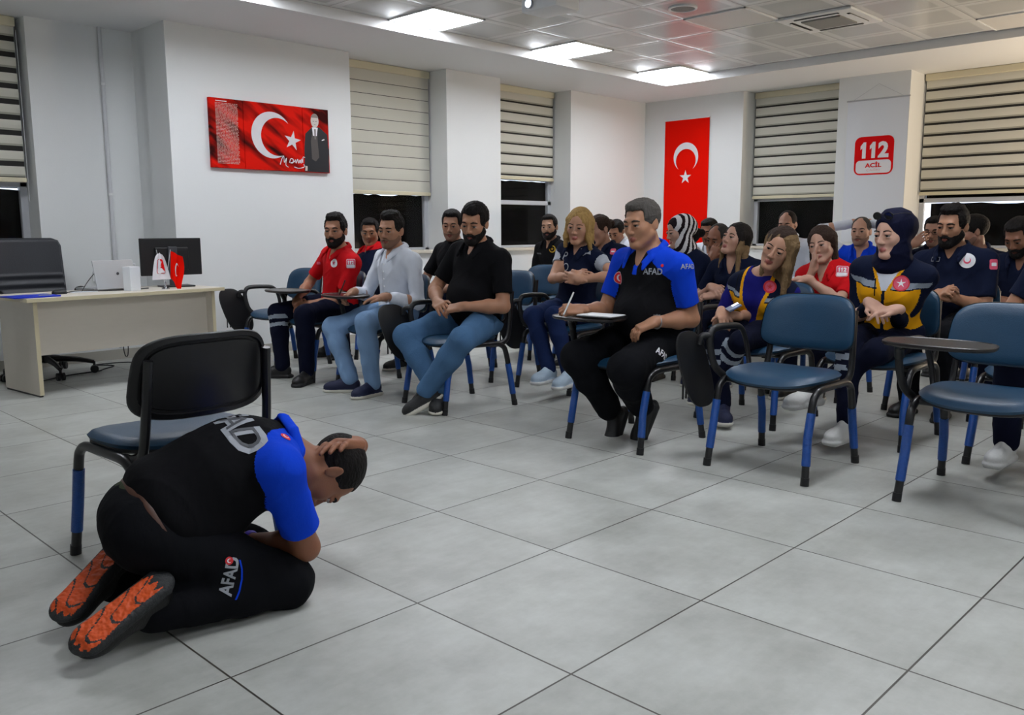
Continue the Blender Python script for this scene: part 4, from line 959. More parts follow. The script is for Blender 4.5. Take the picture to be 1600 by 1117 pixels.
    if hp:
        V, Q, lab = solid(hp, max(.0036, vox*.7), {'buzz': .0008, 'thin': .001, 'short': .0022, 'quiff': .003, 'mess': .0034}.get(style, .0028), 210 if style in ('short', 'quiff', 'mess') else 120, 5)
        mats = [hm]; m2 = None
        if extra and 'streak' in extra:
            mats.append(hair_mat(extra['streak'])); c = (V[Q].mean(1)-H)@R.T; z = V[Q].mean(1)[:, 2]-H[2]; m2 = (z < extra.get('root', .0)+.02*np.sin(c[:, 1]*140+c[:, 0]*60)).astype(int)
        mesh_from('hair', V, Q, mats, m2, org, body)
    if style in ('hijab', 'stripe'):
        c_ = extra['hijab']; hp = []
        HE((-.022, 0, .040), (.110, .088, .094)); HE((.004, 0, -.05), (.080, .074, .092), .03); HE((-.085, 0, .02), (.06, .062, .06), .04)
        hp += [cap(P(-.01, 0, -.1), nb+u*.0+F*.01, .075, .092, .04), ell(nb+F*.02-u*.01, np.array((.09, .095, .05)), TR, .04)]
        HE((.112, 0, -.012), (.088, .056, .090), .012, '-'); HE((.12, 0, -.045), (.08, .046, .046), .02, '-')
        V, Q, lab = solid(hp, max(.0045, vox*.85), .004, 38, 3)
        ho = mesh_from('headscarf', V, Q, c_ if isinstance(c_, list) else [c_], None, org, body)
        if isinstance(c_, list):
            c = (V[Q].mean(1)-H)@R.T; st = (np.sin((c[:, 2]*.5+c[:, 0]*1.0+c[:, 1]*.35)*125) > .1).astype(int); ho.data.polygons.foreach_set('material_index', st.astype(np.int32))
    # beard
    if beard or stubble:
        bt = .0055*beard if beard else .0016; bp = []
        BE = lambda c, r, k=.02, op='+': bp.append(ell(P(*c), np.array(r)*s, R, k, 0, op))
        w_ = .046*jaw
        BE((.024, 0, -.03), np.array((.064, .059*jaw, .082))+bt, .03)
        for q in (-1, 1): bp.append(cap(P(.0, q*w_*1.12, -.05), P(.062, q*.017, -.098), (.017+bt)*s, (.017+bt)*s, .03))
        BE((.068, 0, -.1), np.array((.02, .024, .016))+bt*1.2, .02)
        bp.append(cap(P(.088, -.02, -.058), P(.096, 0, -.052), (.006+bt*.5)*s, (.007+bt*.5)*s, .006)); bp.append(cap(P(.088, .02, -.058), P(.096, 0, -.052), (.006+bt*.5)*s, (.007+bt*.5)*s, .006))
        BE((.1, 0, -.067), (.03, .017, .0075), .003, '-'); BE((.085, 0, .012), (.06, .062, .058), .006, '-'); BE((.02, 0, .055), (.1, .1, .075), .005, '-')
        for q in (-1, 1): BE((.092, q*.036, -.032), (.032, .024, .026), .006, '-')
        bp.append(cut(P(-.008, 0, 0), -R[0]))
        V, Q, lab = solid(bp, max(.0035, vox*.7), .0012 if beard else 0, 140, 2)
        mesh_from('beard', V, Q, [hair_mat(hair if hair not in ('grey',) else 'grey') if beard else mat('stubble_'+skin, '%02x%02x%02x' % tuple(int(int(skin[i:i+2], 16)*.72) for i in (0, 2, 4)), rough=.8, bump=.3, bscale=300)], None, org, body)
    # top ---------------------------------------------------
    tp = torso(.006, belly, k=.05)
    if kneel: tp[0] = ell(T(-.01, 0, .16), np.array((.125*thick, .165, .085))*g, TR, .04); tp.insert(3, ell(T(-.045, 0, .48), np.array((.10, .14, .17))*g, TR, .06))
    tm = top['mats']; sl = sleeve
    for q in (1, -1):
        e, w_ = A[q]; ee = mid(sh[q], e, min(1, sl)) if sl < 1 else e; lb = 1 if q == 1 else 2
        if sl > 0.2: tp.append(cap(sh[q], ee, (.053*aw+.003), (.051*aw+.003 if sl < 1 else .046*aw), .035, lb))
        if 0.2 < sl < 1: bb = nrm(e-sh[q]); tp.append(rbox(ee+bb*.053, (.045, .07, .07), .002, np.array([bb, nrm(np.cross(bb, F+.1)), nrm(np.cross(bb, np.cross(bb, F+.1)))]), .004, lb, '-'))
        if sl >= 1: tp.append(cap(e, mid(e, w_, sl-1 if sl < 2 else .96), .046*aw, (.037 if sl >= 2 else .043)*aw, .02, lb+2))
    if not kneel: tp.append(ell(T(.005, 0, .09), np.array((.122*thick+belly*.5, .158+belly*.2, .085))*g, TR, .05))
    vn = extra.get('neckline', 'v') if extra else 'v'
    if vn == 'v': tp.append(cap(nb+F*.07+u*.05, nb+F*(.118*g*thick+.2*belly)-u*.08, .050, .012, .005, op='-'))
    tp.append(cap(nb+u*.02+F*.01, nb+u*.12+F*.02, neck+.012, neck+.02, .006, op='-'))
    # cut the sleeve mouths square
    V, Q, lab = solid(tp, .0042 if ('fn' in top and vox < .0052) else max(.006, vox), wr, 24, 11)
    c = V[Q].mean(1); ql = lab[Q[:, 0]]; d = c-pv; fl = np.stack([d@F, d@Lx, (d@u)/ln], 1)
    arm_t = np.zeros(len(c))
    for q in (1, -1):
        e, w_ = A[q]; b_ = e-sh[q]; t1 = ((c-sh[q])@b_)/(b_@b_); mk = ql == (1 if q == 1 else 2); arm_t[mk] = t1[mk]
    mi = top['fn'](fl, ql, arm_t, g).astype(int) if 'fn' in top else None
    shirt = mesh_from(topname, V, Q, tm, mi, org, body)
    col_m = collar if collar is not None else tm[0]
    if col_m is not False:
        ring = lambda a, rr, z: nb+F*(.012+rr*math.cos(a)*1.05)+Lx*rr*math.sin(a)+u*z
        mc_ = []
        an = [2.55-.0, 1.9, 1.2, .5]
        for q in (1, -1):
            pts = [ring(PI, neck+.018, .042), ring(q*2.3, neck+.019, .040), ring(q*1.5, neck+.026, .026), ring(q*.85, neck+.040, .0), ring(q*.50, neck+.066, -.035)]
            for i in range(4): mc_.append(cap(pts[i], pts[i+1], .0085, .0085, .005)); mc_.append(cap(pts[i]-u*.014+nrm(pts[i]-nb)*.010, pts[i+1]-u*.018+nrm(pts[i+1]-nb)*.012, .008, .008, .010)); mc_.append(cap(pts[i]-u*.026+nrm(pts[i]-nb)*.018, pts[i+1]-u*.030+nrm(pts[i+1]-nb)*.018, .007, .007, .008))
        V, Q, lab = solid(mc_, .0055); mesh_from('collar', V, Q, [col_m], None, org, shirt)
    # trousers ----------------------------------------------
    tr = [ell(pv-u*.0, np.array((.118, .16, .10))*g+.004, TR if not kneel else TR, .04)]
    for q in (1, -1):
        kn, an = LG[q][0], LG[q][1]; x_ = mid(kn, an, pants_len); kr = (.068 if not female else .06)*min(1.1, g)*loose; hw = (.055 if not female else .046)*loose
        tr += [cap(hip[q], mid(hip[q], kn, .5), .088*g*(.93 if female else 1), .08*g*(.92 if female else 1), .04, q+1), cap(mid(hip[q], kn, .5), kn, .08*g*(.92 if female else 1), kr, .03, q+1), cap(kn, mid(kn, an, .35), kr, kr*.93, .03, q+1), cap(mid(kn, an, .35), x_, kr*.93, hw, .03, q+1)]
    if kneel: tr.insert(1, cut(pv+u*.035, u))
    V, Q, lab = solid(tr, max(.0065, vox), wr*1.2, 22, 29)
    mi = None
    if trou.get('fn'):
        c = V[Q].mean(1); t = np.zeros(len(c)); sh_ = np.zeros(len(c), int)
        for q in (1, -1):
            kn, an = LG[q][0], LG[q][1]; b_ = an-kn; tt = ((c-kn)@b_)/(b_@b_); dk_ = np.linalg.norm(c-kn-np.clip(tt, 0, 1)[:, None]*b_, axis=1); mk = (dk_ < .085) & (tt > 0) & (lab[Q[:, 0]] == q+1); t[mk] = tt[mk]; sh_[mk] = q
        mi = trou['fn'](t, sh_).astype(int)
    pants = mesh_from('trousers', V, Q, trou['mats'], mi, org, body)
    if kneel:
        mb = MB(); c0 = pv+u*.022; mb.tube([c0+(Lx*math.cos(t)*.163*g+F*math.sin(t)*.122*g)-org for t in np.linspace(0, 2*PI, 25)], .019, mat('belt_leather', '4a2b1c', rough=.5), 8, rx=.3); mb.build('belt', pants, True)
    # shoes ---------------------------------------------------
    for q in (1, -1):
        an = LG[q][1]; d = np.array(LG[q][2] if len(LG[q]) > 2 else (-1, -.0, 0), float); up = np.array(LG[q][3] if len(LG[q]) > 3 else (0, 0, 1.), float)
        shoe('shoe', an, d, up, shoes[0], shoes[1], body, org, s=shoes[3] if len(shoes) > 3 else 1., stripe=shoes[2] if len(shoes) > 2 else None, tread=shoes[4] if len(shoes) > 4 else None, vox=.004 if len(shoes) > 4 else .0045)
    inf = dict(H=H, R=R, pv=pv, nb=nb, u=u, F=F, L=Lx, ln=ln, sh=sh, A=A, LG=LG, org=org, body=body, shirt=shirt, pants=pants, T=T, P=P, s=s)
    return inf
def watch(I, q, mcol=None, pos=.93, strap=None, r=.03):
    e, w_ = I['A'][q]; d = nrm(w_-e); c = mid(e, w_, pos); a = nrm(np.cross(d, [0, 0, 1.])); b = np.cross(a, d); b = b if b[2] > 0 else -b; mb = MB()
    mb.tube([c+(a*math.cos(t)+b*math.sin(t))*r-I['org'] for t in np.linspace(0, 2*PI, 13)], .0055, strap or M_silver, 6, rx=1.6)
    if mcol is not False:
        f = c+b*r-I['org']; mb.cyl(f-b*.004, f+b*.006, .017, M_silver, 18); mb.cyl(f+b*.006, f+b*.0066, .0135, mcol or mat('watch_dial', '20242c', rough=.2), 18)
    mb.build('wrist_watch' if mcol is not False else 'wristband', I['body'], True)
def badge(I, name, shapes, fl, m_, look=None, up=None, on=None, lift=.0025, off=.35):
    """decal on the front of the top at (left metres, height 0..1)"""
    look = -I['F'] if look is None else look; up = I['u'] if up is None else up; o = I['T'](0, fl[0], fl[1])-np.array(look)*off
    return decal(name, shapes, on or I['shirt'], o, look, up, on or I['shirt'], m_, lift)
def arm_badge(I, q, name, layers, t=.3, look=None, up=None):
    e, w_ = I['A'][q]; b = e-I['sh'][q]; c = I['sh'][q]+b*t; look = nrm(look if look is not None else -I['L']*q); up = -nrm(b) if up is None else up
    for i, (sh, m_) in enumerate(layers): decal(name, sh, I['shirt'], c-look*.3, look, up, I['shirt'], m_, .002+.0012*i)
def txt(t, w_, h, bold=.0):
    v, f = text_polys(t, h, bold*h); v = v*np.array([w_/np.ptp(v[:, 0]), h/np.ptp(v[:, 1])]); return (v, f)
def seated(X, y, knee=None, feet=None, w_=.1, dx=0., yaw=180, female=False):
    """default legs for somebody sitting on the chair whose centre is (X, y)"""
    k = 1 if not female else .93; l = {}
    for q in (1, -1): l[q] = [(X-.30*k+dx, y-q*w_, .53), (X-.27*k+dx, y-q*w_, .088), (-1, -.15*q, -.0)]
    return l
def lap_arms(I_y, X, hz=.62, spread=.25, fwd=.14, cl=.05):
    return {q: ((X+.10, I_y-q*spread, .68), (X-fwd, I_y-q*cl, hz)) for q in (1, -1)}
def clasp(q): return {q_: dict(d=(-.35, q_*.9, -.15) if q_ == 1 else (-.35, -.9, -.15), n=(.3, 0, -1), curl=.45) for q_ in (1, -1)}
HC = {1: dict(d=(-.45, .85, -.15), n=(.5, 0, -.8), t=(-.3, 0, 1), curl=.5), -1: dict(d=(-.45, -.85, -.15), n=(.5, 0, -.8), t=(-.3, 0, 1), curl=.5)}
PEOPLE_VOX = .0055
# ---- clothing colours
def ga(px, py, z=.088): p = gp(px, py); p[2] = z; return p
C_blk = cloth('black_cotton', '101013'); C_blue = cloth('royal_blue_cotton', '0f3fc8'); C_navy = cloth('navy_cotton', '10172d'); C_red = cloth('red_cotton', 'c0141b')
C_white = cloth('white_shirt', 'd3d8e2', bump=.2); C_jean = cloth('light_denim', '7b9abf', var=.35, vscale=5, bump=.5, bscale=300); C_jean2 = cloth('mid_denim', '4a6c90', var=.35, vscale=5, bump=.5, bscale=300)
C_dkt = cloth('black_trousers', '0f1014'); C_navyt = cloth('navy_trousers', '0d1124'); C_yel = cloth('yellow_fabric', 'e2a012'); C_refl = cloth('reflective_tape', '8d96a2', rough=.4); C_vio = cloth('blue_violet_tee', '1c1c6e'); C_hij = cloth('headscarf_navy', '10132c', rough=.8)
S_blk = mat('shoe_black', '0c0c0d', rough=.5, bump=.2, bscale=150); S_sol = mat('sole_black', '111112', rough=.6); S_whs = mat('sole_white', 'c9c6ba', rough=.6); S_nv = mat('shoe_navy', '121a3c', rough=.7, bump=.3, bscale=200); S_wh = mat('shoe_white', 'dcdcda', rough=.5, bump=.2, bscale=100); S_lb = mat('shoe_pale_blue', 'a9bccd', rough=.6, bump=.3, bscale=120)
D_white = mat('print_white_flat', 'e2e2e6', rough=.6); D_grey = mat('print_grey', '9a9ea6', rough=.5); D_redp = mat('print_red', 'd2202a', rough=.6); D_pink = mat('print_pink', 'd8506c', rough=.6); D_yel = mat('print_yellow', 'c9a21a', rough=.6)
def afad_fn(fl, ql, at_, g):
    f, l, t = fl.T; blue = (ql > 0) | ((np.abs(l) > .098+.5*(.9-t)) & (t > .6)); blue |= (np.abs(l) < .014) & (f > 0) & (t > .78); return np.where(blue, 1, 0)
def band_fn(th=.88, a=0, b=1): return lambda fl, ql, at_, g: np.where((at_ > th) & (ql > 0), b, a)

def vest_fn(fl, ql, a):
    f, l, t = fl.T; al = np.abs(l); front = f > 0; m = np.zeros(len(f)); V_ = .02+.055*np.clip((t-.35)/.55, 0, 1)
    vest = (ql == 0) & (al > V_*1.0) & front; vest |= (ql == 0) & ~front
    m[vest & (t < .70)] = 1; m[vest & (t >= .78)] = 3; m[vest & (t >= .72) & (t < .78)] = 2; m[vest & (t >= .695) & (t < .72)] = 3; m[vest & (al < V_+.02) & (t > .6)] = 1; m[(ql == 0) & ~front] = 3; return m
def jack_fn(fl, ql, a):
    f, l, t = fl.T; al = np.abs(l); fr = (f > 0) & (ql == 0); m = np.zeros(len(f)); y = fr & (t > .2) & (t < .72) & (al < .16) & (al > .008); m[y] = 1; m[fr & (t > .735) & (t < .80) & (al > .03)] = 2
    V_ = .014+.05*np.clip((t-.72)/.25, 0, 1); m[fr & (al < V_) & (t > .70)] = 3; m[fr & (al > V_) & (al < V_+.018) & (t > .70)] = 1; m[(t < .03) & (ql == 0)] = 1; return m
# the kneeling man ------------------------------------------------
F_ = lambda *a: np.array(a, float)
K = person('man in black and blue polo crouching on the floor, one hand on his head', F_(-.105, .30, .372), face=(-14, 98, 0), pv=(-.60, .47, .285), nb=F_(-.205, .37, .465), syaw=-10, g=1.08, thick=1.12, belly=.03, skin='8a5a42', hair='black', style='buzz',
    arms={-1: (F_(-.17, .24, .08), F_(-.285, .50, .14)), 1: (at(560, 790, 2.95), at(556, 696, 2.70))},
    hands={1: dict(d=at(500, 688, 2.55)-at(556, 694, 2.70), n=(-.2, -.25, -1), t=(.5, .6, .3), curl=.26, spread=1.5), -1: dict(d=(-.5, .6, .1), n=(-.5, 0, -1), t=(0, 0, 1), curl=.9)},
    legs={-1: [F_(-.268, .275, .07), F_(-.655, .325, .085), F_(-.9, -.02, -.42), F_(.45, .45, -.8)], 1: [F_(-.23, .58, .078), F_(-.645, .60, .085), F_(-.8, -.36, -.42), F_(.3, .35, -.85)]},
    top=dict(mats=[C_blk, C_blue], fn=lambda fl, ql, a, g: np.where((ql > 0) | ((np.abs(fl[:, 1]) > .06+.42*(1-fl[:, 2])) & (fl[:, 2] > .68)), 1, 0)), collar=C_blue, sleeve=.72, trou=dict(mats=[C_dkt]), shoes=(S_blk, mat('sole_grey', '26282a', rough=.6, bump=.5, bscale=80), None, 1.06, mat('tread_orange', 'd8521a', rough=.6, bump=1., bscale=60, detail=1, var=.2, vscale=70)), vox=.0042, kneel=True, wr=.004, group=None, extra=dict(neckline='r'), shw=.172, neck=.055)
# first row ------------------------------------------------
AF = person('grey-haired man in blue and black polo writing on a raised chair tablet', (1003, 350), 2.12, face=(176, 8, -2), syaw=173, pants_len=.88, pv=(2.27, .74, .54), g=1.14, belly=.06, skin='a97a5e', hair='grey', style='short', jaw=1.12, neck=.058,
    arms={-1: (wx(958, 466, 2.2), wx(908, 484, 1.90)), 1: (wx(1088, 470, 2.3), wx(1022, 503, 2.02))}, hands={-1: dict(d=(-.6, .35, .02), n=(.2, .5, -.8), t=(-.2, 0, 1), curl=.8), 1: dict(d=(-.6, .45, -.3), n=(.3, 0, -1), t=(0, 1, 0), curl=.45)},
    legs={-1: [wx(893, 560, 1.82), wx(957, 648, 2.10), (-.45, -.05, -.75), (-.8, 0, .45)], 1: [wx(978, 565, 1.82), wx(1003, 640, 2.13), (-.4, .1, -.8), (-.8, 0, .45)]},
    top=dict(mats=[C_blk, C_blue], fn=afad_fn), collar=C_blue, sleeve=.68, trou=dict(mats=[C_dkt]), shoes=(S_blk, S_sol), vox=.0048, shw=.182, loose=1.2)
PO = person('bearded man in a black polo and blue jeans with crossed ankles and folded hands', (741, 349), 2.15, face=(205, 14, 4), pv=(2.25, 2.10, .54), g=1.12, belly=.05, syaw=182, skin='a5775c', hair='black', style='mess', beard=1,
    arms={-1: (wx(657, 463, 2.2), wx(684, 473, 1.96)), 1: (wx(790, 462, 2.22), wx(722, 479, 1.98))}, hands=HC, legs={-1: [wx(617, 520, 1.80), wx(684, 608, 1.86), (-.55, -.5, -.2)], 1: [wx(728, 520, 1.80), wx(664, 610, 1.76), (-.62, .5, -.42)]},
    top=dict(mats=[C_blk]), sleeve=.7, trou=dict(mats=[C_jean2]), shoes=(mat('shoe_charcoal', '191a1c', rough=.6, bump=.3, bscale=150), S_whs, S_blk), vox=.0048)
WH = person('young man in a white shirt and light blue jeans holding a pen', (611, 360), 2.2, face=(202, 6, 3), pv=(2.28, 2.94, .54), g=1.0, syaw=178, skin='a87a60', hair='black', style='quiff', stubble=1, jaw=1.08,
    arms={-1: (wx(575, 452, 2.2), wx(551, 457, 1.98)), 1: (wx(653, 462, 2.25), wx(601, 464, 2.0))}, hands={-1: dict(d=(-.6, .1, -.3), n=(.3, -.5, -.8), t=(-.3, 0, 1), curl=.85), 1: dict(d=(-.45, .8, -.1), n=(.2, 0, -1), t=(-1, 0, 0), curl=.2)},
    legs={-1: [wx(485, 510, 1.78), ga(548, 612), (-.7, .7, 0)], 1: [wx(572, 519, 1.85), ga(583, 618), (-.9, -.1, 0)]},
    top=dict(mats=[C_white]), collar=C_white, sleeve=1.75, trou=dict(mats=[C_jean]), shoes=(S_nv, S_whs, S_whs), vox=.005, topname='shirt', wr=.005, socks=False)
RD = person('bearded man in a red polo shirt at the left end of the front row', (524, 361), 2.2, face=(214, 2, 0), pv=(2.28, 3.66, .54), g=1.0, syaw=176, skin='a5745a', hair='black', style='quiff', beard=1,
    arms={-1: (wx(481, 445, 2.2), wx(464, 470, 2.0)), 1: (wx(541, 447, 2.2), wx(480, 476, 1.98))}, hands=HC, legs={-1: [wx(407, 492, 1.78), ga(442, 590), (-.7, .7, 0)], 1: [wx(465, 496, 1.78), ga(480, 599), (-.8, -.45, 0)]},
    top=dict(mats=[C_red, C_navy], fn=band_fn(.93)), collar=C_red, sleeve=.72, trou=dict(mats=[C_navyt, C_refl], fn=lambda t, s: ((s == -1) & (((t > .06) & (t < .13)) | ((t > .2) & (t < .27)))).astype(int)), shoes=(S_blk, S_sol, S_blk), vox=.005)
# second row ------------------------------------------------
def lap(X, y, hz=.625, cl=.06, e=.24): return {q: ((X+.08, y-q*e, .66), (X-.16, y-q*cl, hz)) for q in (1, -1)}
NR = person('young man in a navy and red jacket sitting behind the front row at the left', (578, 363), 3.2, face=(224, 8, 0), pv=(3.18, 4.44, .54), skin='8f6247', hair='black', style='short', arms=lap(3.04, 4.44), hands=HC, legs=seated(3.04, 4.44), top=dict(mats=[C_navy, C_red], fn=lambda fl, ql, a, g: np.where((fl[:, 2] > .86) | ((ql == 2) & (a < .8)), 1, 0)), collar=C_red, sleeve=2.2, trou=dict(mats=[C_navyt]), shoes=(S_blk, S_sol), topname='jacket', vox=.006)
B2 = person('short-haired man in a black crew-neck shirt behind the man in the black polo', (706, 352), 3.15, face=(216, 8, 2), pv=(3.16, 3.36, .54), skin='a37861', hair='black', style='short', stubble=1, arms={-1: (F_(3.1, 3.62, .70), F_(2.9, 3.50, .62)), 1: (F_(3.1, 3.1, .70), F_(2.88, 3.25, .62))}, hands=HC, legs={-1: [F_(2.72, 3.46, .53), F_(2.75, 3.5, .088), F_(-1, .1, 0)], 1: [F_(2.72, 3.24, .53), F_(2.72, 3.2, .15), F_(-.9, -.1, .3)]},
    top=dict(mats=[C_blk]), collar=False, sleeve=.7, trou=dict(mats=[C_navyt]), shoes=(S_blk, S_whs), topname='tshirt', extra=dict(neckline='r'), vox=.006)
BL = person('blonde woman in a navy police vest sitting with crossed arms', (905, 353), 3.02, face=(200, 10, 6), pv=(3.14, 2.02, .54), female=True, skin='b98a70', hair='blonde', style='bob', shw=.165,
    arms={-1: (wx(862, 418, 3.0), wx(897, 430, 2.86)), 1: (wx(940, 415, 3.05), wx(905, 437, 2.84))}, hands={-1: dict(d=(-.1, -1, .05), n=(.5, 0, -.4), t=(0, 0, 1), curl=.3), 1: dict(d=(-.1, 1, .1), n=(.8, 0, 0), t=(0, 0, 1), curl=.2)},
    legs={-1: [wx(830, 505, 2.68), wx(858, 575, 2.68), (-.8, -.1, 0)], 1: [wx(862, 503, 2.68), wx(888, 582, 2.72), (-.9, -.2, 0)]},
    top=dict(mats=[C_navy, cloth('pale_grey_tee', 'a9adb6')], fn=lambda fl, ql, a, g: (ql > 0).astype(int)), collar=C_navy, sleeve=.45, trou=dict(mats=[cloth('dark_denim', '18264a')]), shoes=(S_lb, S_wh, S_wh), topname='vest', vox=.0055)
VG = person('woman in a blue and yellow medic vest leaning her head to one side', (1216, 388), 2.92, face=(192, 8, 26), pv=(3.10, .56, .54), female=True, skin='bd8f76', hair='brown', style='long', shw=.168, nb=wx(1193, 437, 3.0)+F_(0, 0, .02),
    arms={-1: (wx(1140, 468, 3.0), wx(1128, 487, 2.80)), 1: (wx(1232, 462, 3.05), wx(1150, 494, 2.82))}, hands={-1: dict(d=(-.5, -.5, -.3), n=(.3, 0, -1), t=(0, 0, 1), curl=.45), 1: dict(d=(-.4, .85, .1), n=(.2, 0, -1), t=(-.5, 0, 1), curl=.35)},
    legs={-1: [wx(1122, 520, 2.72), wx(1130, 632, 2.75), (-.75, -.5, 0)], 1: [wx(1165, 525, 2.70), wx(1112, 600, 2.8), (-.9, .2, -.1)]},
    top=dict(mats=[C_vio, C_yel, C_refl, C_navy], fn=lambda fl, ql, a, g: vest_fn(fl, ql, a)), collar=False, sleeve=.62, trou=dict(mats=[C_navyt, C_refl], fn=lambda t, s: ((s != 0) & (((t > .12) & (t < .2)) | ((t > .27) & (t < .35)))).astype(int)), shoes=(S_nv, S_whs), topname='medic_vest', vox=.005, extra=dict(neckline='r', streak='dirty', root=.06, curtain=(1,)))
HJ = person('woman in a navy headscarf and navy and yellow medic jacket', (1396, 366), 2.96, face=(163, 6, 0), pv=(3.14, -.16, .54), female=True, skin='cba08c', hair='black', style='hijab', shw=.17,
    arms={-1: (wx(1338, 455, 3.05), wx(1360, 474, 2.84)), 1: (wx(1440, 455, 3.08), wx(1400, 484, 2.84))}, hands={-1: dict(d=(-.4, -.7, -.35), n=(.3, 0, -1), t=(-.5, 0, 1), curl=.3), 1: dict(d=(-.4, .8, -.1), n=(.2, 0, -1), t=(-.4, 0, 1), curl=.3)},
    nb=wx(1396, 366, 2.96)+F_(.06, .01, -.128), legs={-1: [wx(1322, 545, 2.70), wx(1322, 660, 2.68), (-.8, .05, 0)], 1: [wx(1380, 545, 2.68), wx(1268, 606, 2.72), (-.85, .3, -.05)]},
    top=dict(mats=[C_navy, C_yel, C_refl, C_white], fn=lambda fl, ql, a, g: jack_fn(fl, ql, a)), collar=False, sleeve=2.3, trou=dict(mats=[C_navyt, C_refl], fn=lambda t, s: ((s == -1) & (((t > .1) & (t < .18)) | ((t > .24) & (t < .32)))).astype(int)), shoes=(S_wh, S_wh, S_wh), topname='medic_jacket', vox=.005, extra=dict(neckline='r', hijab=C_hij), wr=.006)
RE = person('person at the right edge behind the front chair, only a navy sleeve and legs showing', F_(3.02, -1.06, 1.12), face=(185, 8, 0), pv=(3.14, -.95, .54), skin='a5775c', hair='black', style='short', arms={-1: (wx(1592, 455, 3.08), F_(2.86, -.92, .66)), 1: (F_(3.1, -1.2, .68), F_(2.88, -1.0, .64))}, hands=HC, legs={-1: [F_(2.72, -.86, .53), wx(1572, 690, 2.72), F_(-1, .05, 0)], 1: [F_(2.72, -1.05, .53), F_(2.74, -1.1, .088), F_(-1, 0, 0)]},
    top=dict(mats=[C_navy]), sleeve=.7, trou=dict(mats=[C_navyt]), shoes=(S_wh, S_wh, S_wh), vox=.006)
# third row ------------------------------------------------
NW = person('brown-haired woman in a navy polo just behind the blonde woman', (936, 360), 4.08, face=(165, 12, -6), pv=(4.12, 2.50, .54), female=True, skin='a87c66', hair='brown', style='bun', arms=lap(4.0, 2.52), hands=HC, legs=seated(4.0, 2.52, female=True), top=dict(mats=[C_navy]), sleeve=.7, trou=dict(mats=[C_navyt]), shoes=(S_blk, S_whs), vox=.0065)
ST = person('person in a black and white striped headscarf sitting behind the grey-haired man', (1062, 362), 4.08, face=(150, 10, 0), pv=(4.12, 1.84, .54), female=True, skin='b08a78', style='stripe', arms=lap(4.0, 1.84), hands=HC, legs=seated(4.0, 1.84, female=True), top=dict(mats=[C_navy]), collar=False, sleeve=2.3, trou=dict(mats=[C_navyt]), shoes=(S_blk, S_sol), topname='jacket', vox=.0065, extra=dict(neckline='r', hijab=[cloth('scarf_white', 'c9c6c8'), cloth('scarf_dark', '1a1216')]))
LH = person('long-haired woman in a navy polo tilting her head back', (1150, 374), 3.98, face=(168, -14, 12), pv=(4.12, 1.28, .54), female=True, skin='b48a76', hair='dark', style='long', arms={-1: (wx(1108, 430, 4.05), wx(1112, 448, 3.86)), 1: (F_(4.05, 1.02, .7), F_(3.82, 1.32, .64))}, hands=HC, legs=seated(4.0, 1.28, female=True), top=dict(mats=[C_navy, C_red], fn=band_fn(.93)), sleeve=.68, trou=dict(mats=[C_navyt]), shoes=(S_nv, S_whs), vox=.006, extra=dict(streak='dirty', neckline='v', root=-.03), drop=.02)
RW = person('woman in a red polo resting her cheek on her hand', (1284, 382), 3.98, face=(184, 6, -10), pv=(4.12, .60, .54), female=True, skin='b98f7b', hair='brown', style='longback', arms={-1: (wx(1262, 448, 3.82), wx(1272, 416, 3.87)), 1: (wx(1322, 440, 3.98), wx(1262, 436, 3.8))}, hands={-1: dict(d=(.05, .05, 1), n=(.5, -.85, 0), t=(-.8, -.3, 0), curl=.15), 1: dict(d=(-.1, 1, 0), n=(.2, 0, -1), t=(-1, 0, 0), curl=.3)},
    legs=seated(4.0, .60, female=True), top=dict(mats=[C_red, C_navy], fn=band_fn(.93)), sleeve=.75, trou=dict(mats=[C_navyt]), shoes=(S_blk, S_whs), vox=.0055)
NB = person('bearded man in a navy polo with a round white chest badge', (1488, 354), 4.05, face=(172, 6, 2), pv=(4.14, -.16, .54), g=1.08, belly=.03, skin='a5775c', hair='black', style='quiff', beard=1, neck=.056, arms={-1: (wx(1440, 440, 4.05), wx(1466, 462, 3.85)), 1: (wx(1545, 448, 4.1), wx(1486, 464, 3.84))}, hands={-1: dict(d=(-.3, -.5, .3), n=(.5, 0, -.6), t=(0, 0, 1), curl=.8), 1: dict(d=(-.3, .9, .15), n=(.5, 0, -.6), t=(0, 0, 1), curl=.8)},
    legs=seated(4.02, -.16), top=dict(mats=[C_navy, C_red], fn=band_fn(.93)), sleeve=.75, trou=dict(mats=[C_dkt]), shoes=(S_blk, S_sol), vox=.0055)
